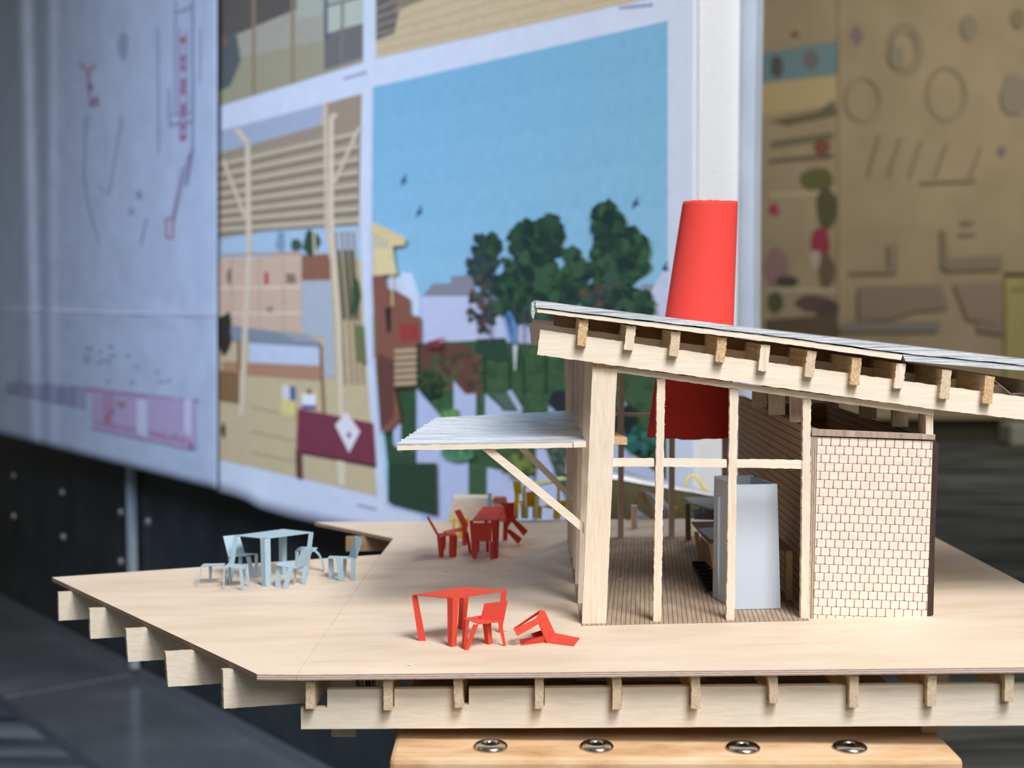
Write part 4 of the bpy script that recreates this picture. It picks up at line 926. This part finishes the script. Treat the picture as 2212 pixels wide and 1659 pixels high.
# grey stove table further back
sk = empty('sink_table', deck(1500, 1165)); tag(sk, 'grey card table with hood at the back of the house', 'table')
Zs = at(1500, 1075, 1.33).z
mb = MB(); mb.prism([on_z(1478, 1074, Zs), on_z(1580, 1074, Zs), on_z(1600, 1100, Zs), on_z(1536, 1099, Zs), on_z(1491, 1085, Zs)], (0, 0, -0.0015)); obj('table_top', mb, greycard, sk)
pts = px([(1481, 1088), (1491, 1088), (1493, 1168), (1482, 1168)], 1.335); pts[2].z = zdeck(pts[2].x) + 0.001; pts[3].z = pts[2].z
mb = MB(); mb.prism(pts, (0, 0.005, 0)); obj('leg', mb, brownboard, sk)
mb = MB(); mb.prism(px([(1500, 1110), (1575, 1110), (1575, 1125), (1500, 1122)], 1.28), (0, 0.03, 0)); obj('lower_shelf', mb, greycard, sk)
mb = MB(); mb.prism(px([(1520, 1098), (1575, 1098), (1575, 1112), (1522, 1112)], 1.27), (0, 0.03, 0)); obj('hood', mb, greycard, sk)
# grating in front
mb = MB()
for k in range(7):
    p = deck(1512 + 5 * k, 1222 + 9 * k, 0.0012); mb.box((p.x, p.y, p.z + 0.002), 0.0135, 0.0022, 0.004)
for s_ in (-0.006, 0.006):
    a_, b_ = deck(1512, 1222, 0.0035), deck(1542, 1276, 0.0035); mb.bar(a_ + Vector((s_, 0, 0)), b_ + Vector((s_, 0, 0)), 0.0015, 0.0015)
o = obj('floor_grating', mb, plain('charcoal_card', (54, 44, 38), 0.8)); tag(o, 'dark ribbed grating on the house floor under the workbench', 'grating')
# side table right of the cabinet
st = empty('side_table', deck(1705, 1303)); tag(st, 'small brown side table between the tall cabinet and the boarded wall', 'table')
mb = MB(); mb.prism(px([(1660, 1186), (1713, 1187), (1713, 1190), (1660, 1189)], 1.055), (0, 0.05, 0)); obj('table_top', mb, brownboard, st)
for q, Y in (([(1697, 1190), (1712, 1190), (1712, 1303), (1699, 1303)], 1.056), ([(1668, 1190), (1676, 1190), (1676, 1290), (1668, 1290)], 1.09)):
    pts = px(q, Y); pts[2].z = zdeck(pts[2].x) + 0.001; pts[3].z = zdeck(pts[3].x) + 0.001
    mb = MB(); mb.prism(pts, (0, 0.005, 0)); obj('leg', mb, bass_y, st)

# ------------------------------------------------------------------ card tables and chairs
TH = 0.0006
def card(root, name, pts, mat, Y=None, th=TH):
    """pts: (x, y, Y) picture points at a distance, or (x, y, 'd') touching the deck"""
    W = []
    for p in pts:
        if len(p) == 2: W.append(at(p[0], p[1], Y))
        elif p[2] == 'd': W.append(deck(p[0], p[1], 0.0002))
        else: W.append(at(*p))
    mb = MB(); mb.sheet(W, th); return obj(name, mb, mat, root)
def leg(root, mat, xt0, xt1, yt, xb0, xb1, yb_, fold=0, name='leg', Yt=None):
    b0, b1 = deck(xb0, yb_, 0.0002), deck(xb1, yb_, 0.0002); Y = (b0.y + b1.y) / 2
    t0, t1 = at(xt0, yt, Yt or Y), at(xt1, yt, Yt or Y)
    mb = MB()
    if fold:
        m = 0.5; tm = t0.lerp(t1, m) - Vector((0, 0.003, 0)); bm_ = b0.lerp(b1, m) - Vector((0, 0.003, 0))
        mb.sheet([t0, tm, bm_, b0], TH); mb.sheet([tm, t1, b1, bm_], TH)
    else: mb.sheet([t0, t1, b1, b0], TH)
    return obj(name, mb, mat, root)
# front red table
r = empty('card_table', deck(980, 1380)); tag(r, 'bright red card table in front, with upright chair at its corner', 'table')
H = 0.0345
card_pts = [deck(893, 1284, H), deck(968, 1291, H), deck(990, 1291, H), deck(1094, 1275, H), deck(1003, 1268, H)]
mb = MB(); mb.sheet(card_pts, TH); obj('table_top', mb, red, r)
leg(r, red, 889, 901, 1286, 904, 920, 1384); leg(r, red, 966, 991, 1290, 967, 986, 1395, 1); leg(r, red, 992, 1013, 1284, 989, 1006, 1358, 1); leg(r, red, 1082, 1095, 1273, 1076, 1085, 1366)
# upright red chair
r = empty('card_chair', deck(1045, 1395)); tag(r, 'bright red card chair standing upright at the front red table', 'chair', 'red card chairs')
Yc = deck(1045, 1400).y
card(r, 'backrest', [(1046, 1304), (1097, 1298), (1088, 1343), (1035, 1349)], red, Yc + 0.008)
card(r, 'seat', [(1002, 1337, Yc), (1039, 1331, Yc + 0.022), (1088, 1343, Yc + 0.008), (1035, 1349, Yc - 0.004)], red)
leg(r, red, 1001, 1014, 1337, 997, 1009, 1400, 1); leg(r, red, 1022, 1034, 1349, 1003, 1012, 1404); leg(r, red, 1042, 1061, 1346, 1048, 1064, 1390, 1); leg(r, red, 1075, 1084, 1343, 1087, 1093, 1395)
# toppled red chair
r = empty('card_chair', deck(1185, 1390)); tag(r, 'bright red card chair toppled over, right of the front red table', 'chair', 'red card chairs')
Yc = deck(1185, 1390).y
card(r, 'backrest', [(1199, 1367, Yc + 0.02), (1253, 1378, 'd'), (1239, 1396, 'd'), (1182, 1388, Yc + 0.001)], red)
card(r, 'seat', [(1159, 1335, Yc - 0.001), (1168, 1318, Yc + 0.012), (1177, 1319, Yc + 0.016), (1199, 1367, Yc + 0.02), (1182, 1388, Yc + 0.001)], red)
card(r, 'leg', [(1110, 1359, Yc - 0.008), (1160, 1335, Yc - 0.001), (1164, 1348, Yc - 0.001), (1118, 1374, Yc - 0.008)], red)
card(r, 'leg', [(1110, 1358, Yc - 0.008), (1168, 1318, Yc + 0.012), (1172, 1321, Yc + 0.016), (1112, 1360, Yc + 0.004)], red)
card(r, 'leg', [(1122, 1381, 'd'), (1173, 1374, Yc), (1181, 1387, 'd'), (1125, 1394, 'd')], red)
card(r, 'leg', [(1147, 1369, Yc + 0.012), (1171, 1361, Yc + 0.014), (1175, 1372, Yc + 0.014), (1152, 1377, Yc + 0.012)], red)
# shaded red table at the back
r = empty('card_table', deck(1060, 1195)); tag(r, 'dark red card table with rolled edge at the back, under the awning', 'table')
Y0 = deck(1060, 1200).y; Y1 = deck(1090, 1166).y
path = [at(1043, 1094, Y1), at(1022, 1122, Y0)]
mb = MB(); mb.sheet([at(1043, 1094, Y1), at(1080, 1094, Y1), at(1074, 1123, Y0), at(1020, 1124, Y0)], TH)
prev = (at(1080, 1094, Y1), at(1074, 1123, Y0))
for xt_, yt_, xb_, yb2 in ((1088, 1094, 1080, 1123), (1095, 1097, 1085, 1124), (1099, 1102, 1088, 1126), (1100, 1112, 1090, 1130)):
    cur = (at(xt_, yt_, Y1), at(xb_, yb2, Y0 + 0.01)); mb.sheet([prev[0], cur[0], cur[1], prev[1]], TH); prev = cur
obj('table_top', mb, red, r)
leg(r, red, 1061, 1079, 1123, 1066, 1076, 1205, 1); leg(r, red, 1088, 1100, 1103, 1086, 1096, 1167); leg(r, red, 1014, 1022, 1124, 1020, 1029, 1204, 1); leg(r, red, 1046, 1054, 1100, 1046, 1054, 1168)
r = empty('card_chair', deck(1045, 1206)); tag(r, 'dark red card chair with its back to the camera at the back red table', 'chair', 'red card chairs')
Yc = deck(1045, 1207).y - 0.003
card(r, 'backrest', [(1018, 1130), (1062, 1129), (1062, 1169), (1022, 1170)], red, Yc); card(r, 'seat', [(1022, 1169, Yc), (1062, 1169, Yc), (1058, 1164, Yc + 0.03), (1026, 1164, Yc + 0.03)], red)
leg(r, red, 1021, 1033, 1170, 1022, 1030, 1207); leg(r, red, 1058, 1067, 1170, 1059, 1066, 1208); leg(r, red, 1030, 1036, 1165, 1030, 1035, 1192); leg(r, red, 1050, 1057, 1165, 1050, 1056, 1192)
r = empty('card_chair', deck(965, 1203)); tag(r, 'dark red card chair with thin tilted back, leftmost at the back red table', 'chair', 'red card chairs')
Yc = deck(965, 1203).y
card(r, 'backrest', [(921, 1117, Yc), (944, 1158, Yc), (948, 1156, Yc + 0.03), (925, 1116, Yc + 0.03)], red)
card(r, 'seat', [(944, 1158, Yc), (987, 1158, Yc), (984, 1152, Yc + 0.022), (948, 1153, Yc + 0.022)], red)
leg(r, red, 944, 962, 1158, 948, 958, 1203, 1); leg(r, red, 970, 988, 1157, 970, 986, 1203, 1); leg(r, red, 958, 964, 1153, 958, 962, 1186); leg(r, red, 976, 982, 1153, 976, 980, 1186)
r = empty('card_chair', deck(990, 1178)); tag(r, 'dark red card chair leaning back between the back red table and leftmost red chair', 'chair', 'red card chairs')
Yc = deck(1003, 1178).y
card(r, 'backrest', [(981, 1104), (994, 1100), (1012, 1134), (1000, 1140)], red, Yc)
card(r, 'seat', [(957, 1150, Yc), (1001, 1147, Yc), (1012, 1135, Yc + 0.012), (960, 1147, Yc + 0.02)], red)
leg(r, red, 998, 1009, 1138, 999, 1008, 1178); leg(r, red, 957, 964, 1149, 958, 963, 1180); leg(r, red, 1003, 1012, 1150, 1014, 1019, 1196)
r = empty('card_chair', deck(1110, 1172)); tag(r, 'dark red card chair toppled over, right of the back red table', 'chair', 'red card chairs')
Yc = deck(1110, 1176).y
card(r, 'backrest', [(1078, 1086), (1111, 1086), (1110, 1119), (1096, 1100)], red, Yc + 0.02)
card(r, 'seat', [(1089, 1088, Yc), (1094, 1088, Yc), (1114, 1119, Yc), (1106, 1126, Yc), (1092, 1146, Yc + 0.01)], red)
card(r, 'leg', [(1105, 1127), (1112, 1120), (1141, 1147), (1131, 1158)], red, Yc - 0.002)
card(r, 'leg', [(1092, 1146, Yc), (1102, 1143, Yc), (1128, 1163, Yc), (1119, 1176, 'd')], red)
# pale blue set on the wing
r = empty('card_table', deck(590, 1250)); tag(r, 'pale blue card table on the left tip of the deck', 'table')
Yf = deck(575, 1265).y; Yb2 = deck(611, 1240).y
mb = MB(); mb.sheet([at(506, 1158, deck(498, 1252).y), at(560, 1163, Yf), at(584, 1163, Yf), at(677, 1151, deck(664, 1240).y), at(612, 1144, Yb2 + 0.03)], TH); obj('table_top', mb, blue, r)
leg(r, blue, 562, 584, 1163, 565, 586, 1265, 1); leg(r, blue, 504, 514, 1158, 490, 501, 1256); leg(r, blue, 602, 620, 1158, 603, 619, 1240, 1); leg(r, blue, 667, 677, 1152, 655, 665, 1246)
def mkchair(label, base, parts, mat=blue, group='pale blue card chairs', name='card_chair', cat='chair'):
    r = empty(name, deck(*base)); tag(r, label, cat, group); Yc = deck(*base).y
    for kind, *a_ in parts:
        if kind == 'leg': leg(r, mat, *a_)
        else: card(r, kind, [(x, y, Yc + dy) for x, y, dy in a_[0]], mat)
    return r
mkchair('pale blue card chair with tall back behind the left leg of the blue table', (520, 1248), [
    ('backrest', [(482, 1158, 0.012), (517, 1155, 0.02), (531, 1201, 0.008), (493, 1202, 0.0)]), ('seat', [(495, 1203, 0), (531, 1201, 0.0), (557, 1197, 0.01), (520, 1196, 0.02)]),
    ('leg', 550, 557, 1198, 550, 557, 1246), ('leg', 531, 541, 1202, 540, 550, 1246), ('leg', 515, 523, 1202, 516, 522, 1244), ('leg', 493, 500, 1202, 494, 499, 1250)])
mkchair('pale blue backless card seat directly left of the blue table leg', (512, 1272), [
    ('seat', [(486, 1224, 0), (530, 1228, 0), (537, 1221, 0.02), (493, 1218, 0.02)]),
    ('leg', 516, 523, 1226, 521, 528, 1275), ('leg', 529, 536, 1223, 534, 540, 1266), ('leg', 483, 486, 1223, 482, 485, 1272), ('leg', 494, 499, 1224, 494, 498, 1262)], name='card_stool', cat='stool', group='pale blue card stools')
mkchair('pale blue card stool with thin legs, leftmost on the deck', (455, 1266), [
    ('seat', [(434, 1224, 0), (484, 1221, 0), (487, 1218, 0.02), (440, 1219, 0.02)]),
    ('leg', 434, 437, 1224, 426, 428, 1267), ('leg', 451, 458, 1224, 452, 457, 1257), ('leg', 482, 485, 1222, 487, 490, 1262)], name='card_stool', cat='stool', group='pale blue card stools')
mkchair('pale blue card chair with slanted back in front of the blue table', (620, 1270), [
    ('seat', [(596, 1220, 0.0), (604, 1214, 0.01), (622, 1212, 0.02), (642, 1216, 0.02), (640, 1227, 0.0), (622, 1224, -0.002)]), ('backrest', [(640, 1228, 0.0), (652, 1189, 0.006), (678, 1182, 0.022), (664, 1220, 0.018)]),
    ('leg', 596, 606, 1220, 595, 606, 1268), ('leg', 623, 634, 1224, 611, 621, 1271), ('leg', 652, 664, 1224, 653, 661, 1262), ('leg', 637, 641, 1222, 634, 638, 1262)])
mb = MB(); Ye = deck(670, 1236).y; r = empty('card_stool', deck(670, 1236)); tag(r, 'pale blue card stool with curved leg behind the slanted blue chair', 'stool', 'pale blue card stools')
mb.strip([at(637, 1193, Ye), at(645, 1190, Ye), (at(662, 1191, Ye)), at(680, 1192, Ye)], (0, 0.018, 0), TH); obj('seat', mb, blue, r)
mb = MB(); e_ = deck(699, 1234, 0.0002); mb.strip([at(680, 1192, Ye), at(688, 1200, Ye), at(694, 1213, Ye), Vector((e_.x, Ye, e_.z))], (0, 0.006, 0), TH); obj('leg', mb, blue, r)
leg(r, blue, 638, 646, 1192, 638, 644, 1238)
mkchair('pale blue card chair with raised back, rightmost of the blue set', (735, 1253), [
    ('seat', [(708, 1206, 0.0), (712, 1202, 0.02), (752, 1203, 0.02), (769, 1208, 0.0)]), ('backrest', [(753, 1204, 0.02), (767, 1157, 0.012), (781, 1165, 0.002), (769, 1208, 0.0)]),
    ('leg', 709, 720, 1206, 710, 722, 1249), ('leg', 724, 737, 1207, 732, 745, 1255), ('leg', 758, 768, 1207, 758, 767, 1253), ('leg', 741, 749, 1206, 741, 747, 1246)])
# small things at the back of the deck
def backset():
    Yb_ = deck(1150, 1121).y
    r = empty('card_table', deck(1150, 1121)); tag(r, 'pale green card table at the back, beside the yellow chairs', 'table')
    H_ = at(1150, 1048, Yb_).z
    mb = MB(); mb.sheet([at(1128, 1052, Yb_), at(1158, 1052, Yb_ - 0.01), at(1232, 1036, Yb_), at(1215, 1031, Yb_ + 0.04), at(1140, 1044, Yb_ + 0.03)], 0.0012); obj('table_top', mb, lime, r)
    for q in ((1128, 1136, 1052, 1127, 1135, 1119), (1157, 1166, 1052, 1155, 1164, 1121), (1203, 1210, 1044, 1203, 1209, 1118), (1222, 1230, 1040, 1222, 1229, 1117)): leg(r, lime, *q)
    mkchair('yellow card chair with tall back, left of the pale green table', (1115, 1121), [
        ('backrest', [(1108, 1040, 0.0), (1126, 1040, 0.01), (1127, 1067, 0.01), (1112, 1067, 0.0)]), ('seat', [(1108, 1086, 0.0), (1132, 1086, 0), (1130, 1081, 0.03), (1110, 1081, 0.03)]),
        ('leg', 1112, 1122, 1066, 1110, 1119, 1121), ('leg', 1124, 1132, 1086, 1126, 1132, 1120), ('leg', 1106, 1111, 1086, 1106, 1110, 1121)], yellow, 'yellow card chairs')
    mkchair('yellow card chair low and wide, right of the pale green table leg', (1200, 1123), [
        ('backrest', [(1190, 1082, 0.02), (1230, 1080, 0.02), (1230, 1094, 0.02), (1192, 1094, 0.02)]), ('seat', [(1172, 1096, 0.0), (1228, 1106, 0.0), (1230, 1094, 0.03), (1178, 1092, 0.03)]),
        ('leg', 1196, 1204, 1100, 1195, 1202, 1121), ('leg', 1200, 1212, 1103, 1200, 1210, 1122), ('leg', 1222, 1230, 1104, 1222, 1229, 1120)], yellow, 'yellow card chairs')
    mkchair('pale green card stool under the pale green table', (1147, 1121), [
        ('seat', [(1135, 1096, 0.0), (1160, 1096, 0), (1159, 1092, 0.03), (1138, 1092, 0.03)]), ('leg', 1135, 1142, 1095, 1133, 1141, 1120), ('leg', 1153, 1160, 1095, 1154, 1160, 1121)], lime, None, 'card_stool', 'stool')
    mkchair('amber card stool between the green table legs and the yellow chair', (1167, 1122), [
        ('seat', [(1161, 1097, 0), (1172, 1097, 0), (1171, 1094, 0.02), (1162, 1094, 0.02)]), ('leg', 1161, 1171, 1097, 1161, 1170, 1121)], orange, None, 'card_stool', 'stool')
    mkchair('amber card chair behind the pale green table', (1143, 1117), [
        ('backrest', [(1136, 1064, 0.0), (1156, 1060, 0.0), (1156, 1094, 0.0), (1137, 1094, 0.0)]), ('leg', 1137, 1142, 1092, 1137, 1141, 1117), ('leg', 1150, 1156, 1092, 1150, 1155, 1117)], orange, None)
    mkchair('yellow card stool behind the leaning dark red chair', (987, 1163), [
        ('seat', [(976, 1120, 0), (1012, 1120, 0), (1010, 1117, 0.02), (980, 1117, 0.02)]), ('leg', 977, 984, 1120, 977, 983, 1163), ('leg', 991, 999, 1120, 991, 998, 1162), ('leg', 1006, 1012, 1120, 1006, 1011, 1168)], yellow, None, 'card_stool', 'stool')
backset()
Yw_ = deck(1000, 1126).y
mb = MB(); mb.prism(jag([up(deck(968, 1126), zdeck(0) - 0.001), up(deck(1096, 1126), zdeck(0) + 0.0005), at(1094, 1080, Yw_), at(1052, 1077, Yw_), at(980, 1077, Yw_), at(974, 1092, Yw_)], 0.01, 0.0003), (0, 0.03, 0))
o = obj('timber_offcut', mb, bass_x); tag(o, 'pale timber offcut block standing behind the dark red table', 'block')
mb = MB(); mb.prism(px([(1054, 1066), (1062, 1066), (1063, 1094), (1055, 1094)], Yw_ - 0.006), (0, 0.002, 0)); o = obj('blue_card_strip', mb, blue); tag(o, 'upright pale blue card strip in front of the timber offcut', 'card')
mb = MB(); mb.sheet(px([(1066, 1078), (1094, 1078), (1096, 1086), (1066, 1088)], Yw_ - 0.004), 0.001); mb.sheet([at(1066, 1078, Yw_ - 0.004), at(1094, 1078, Yw_ - 0.004), at(1092, 1074, Yw_ + 0.02), at(1068, 1074, Yw_ + 0.02)], 0.001)
o = obj('pink_card', mb, pink); tag(o, 'small pinkish folded card beside the blue strip on the timber offcut', 'card')
# olive screen with silver curved rim behind the house
Yo = 1.56
mb = MB(); rim = []
path = [(1222, 1022), (1290, 1030), (1340, 1036), (1400, 1047), (1450, 1055), (1500, 1063), (1540, 1070), (1566, 1072)]
for (x0, y0), (x1, y1) in zip(path, path[1:]):
    mb.prism([at(x0, y0, Yo), at(x1, y1, Yo), at(x1, 1150, Yo), at(x0, 1150, Yo)], (0, 0.004, 0))
sc = obj('curved_screen', mb, olive); tag(sc, 'olive screen with silvery curved rim behind the rear posts of the house', 'screen')
mb = MB()
path2 = [(1222, 1000), (1290, 1006), (1340, 1014), (1400, 1031), (1450, 1043), (1500, 1053), (1540, 1062), (1566, 1069)]
for (p0_, q0_, p1x, q1x) in zip(path, path2, path[1:], path2[1:]):
    m0 = ((p0_[0] + q0_[0]) / 2, (p0_[1] + q0_[1]) / 2); m1 = ((p1x[0] + q1x[0]) / 2, (p1x[1] + q1x[1]) / 2)
    mb.face([at(*p0_, Yo - 0.001), at(*p1x, Yo - 0.001), at(*m1, Yo + 0.02), at(*m0, Yo + 0.02)]); mb.face([at(*m0, Yo + 0.02), at(*m1, Yo + 0.02), at(*q1x, Yo + 0.06), at(*q0_, Yo + 0.06)])
rm = obj('rim', mb, silver2, sc, smooth=True); rm.modifiers.new('t', 'SOLIDIFY').thickness = 0.0015
for xx in (1250, 1500):
    mb = MB(); q = at(xx, 1130, Yo + 0.008); mb.box((q.x, q.y, q.z / 2), 0.012, 0.008, q.z); obj('leg', mb, olive, sc)
# A-frame easel
Yh = deck(1400, 1121).y
r = empty('card_tent', deck(1400, 1121)); tag(r, 'small A-shaped card tent with wooden edges behind the house', 'tent')
mb = MB(); mb.bar(at(1384, 1062, Yh), deck(1354, 1120, 0.001), 0.0042, 0.003); obj('frame_stick', mb, brownply, r)
mb = MB(); mb.bar(at(1386, 1062, Yh), deck(1412, 1119, 0.001), 0.0046, 0.003); obj('frame_stick', mb, brownply, r)
mb = MB(); mb.sheet([at(1388, 1058, Yh), deck(1414, 1119, 0.0005), deck(1466, 1119, 0.0005) + Vector((0, 0.02, 0)), at(1432, 1075, Yh + 0.03)], 0.001); obj('card_slope', mb, whitecard, r)
mb = MB(); mb.sheet([at(1376, 1100, Yh + 0.01), deck(1368, 1120, 0.0005), deck(1406, 1120, 0.0005)], 0.001); obj('card_slope', mb, whitecard, r)
mb = MB(); mb.box(deck(1370, 1116, 0.012), 0.006, 0.006, 0.024); o = obj('wooden_peg', mb, bass_z); tag(o, 'short pale wooden peg beside the card tent', 'peg')
mb = MB(); Yy = 1.56 + 0.05
mb.tube([at(x, y, Yy) for x, y in ((1480, 1064), (1481, 1045), (1486, 1032), (1494, 1027), (1503, 1030), (1511, 1040), (1518, 1052), (1523, 1058), (1523, 1049))], 0.0016, 8)
o = obj('yellow_loop', mb, yellow, smooth=True); tag(o, 'bent yellow loop above the silvery rim behind the house', 'loop')
mb = MB(); mb.sheet([deck(1457, 1112, 0.0005), deck(1462, 1112, 0.0005), at(1464, 1096, Yh), at(1458, 1096, Yh)], 0.001); o = obj('yellow_scrap', mb, yellow); tag(o, 'tiny yellow card scrap right of the card tent', 'card')

for (x, y), sz, lb in (((886, 1437), 0.0017, 'tiny white fleck near the front edge of the deck'), ((962, 1234), 0.0022, 'tiny pale shaving on the shaded deck under the awning'), ((1340, 1251), 0.0018, 'tiny pale shaving on the boarded floor inside the house'), ((1094, 1362), 0.0026, 'thin pale shaving between the two red chairs in front')):
    p = deck(x, y, 0.0008 if x > 1300 else 0.0003); mb = MB()
    mb.prism([p + Vector((-sz, 0, 0)), p + Vector((0, -0.0012, 0)), p + Vector((sz, 0.0003, 0)), p + Vector((0.2 * sz, 0.0014, 0))], (0, 0, 0.0004)); tag(obj('wood_shaving', mb, label_white), lb, 'shaving', 'shavings on the deck')
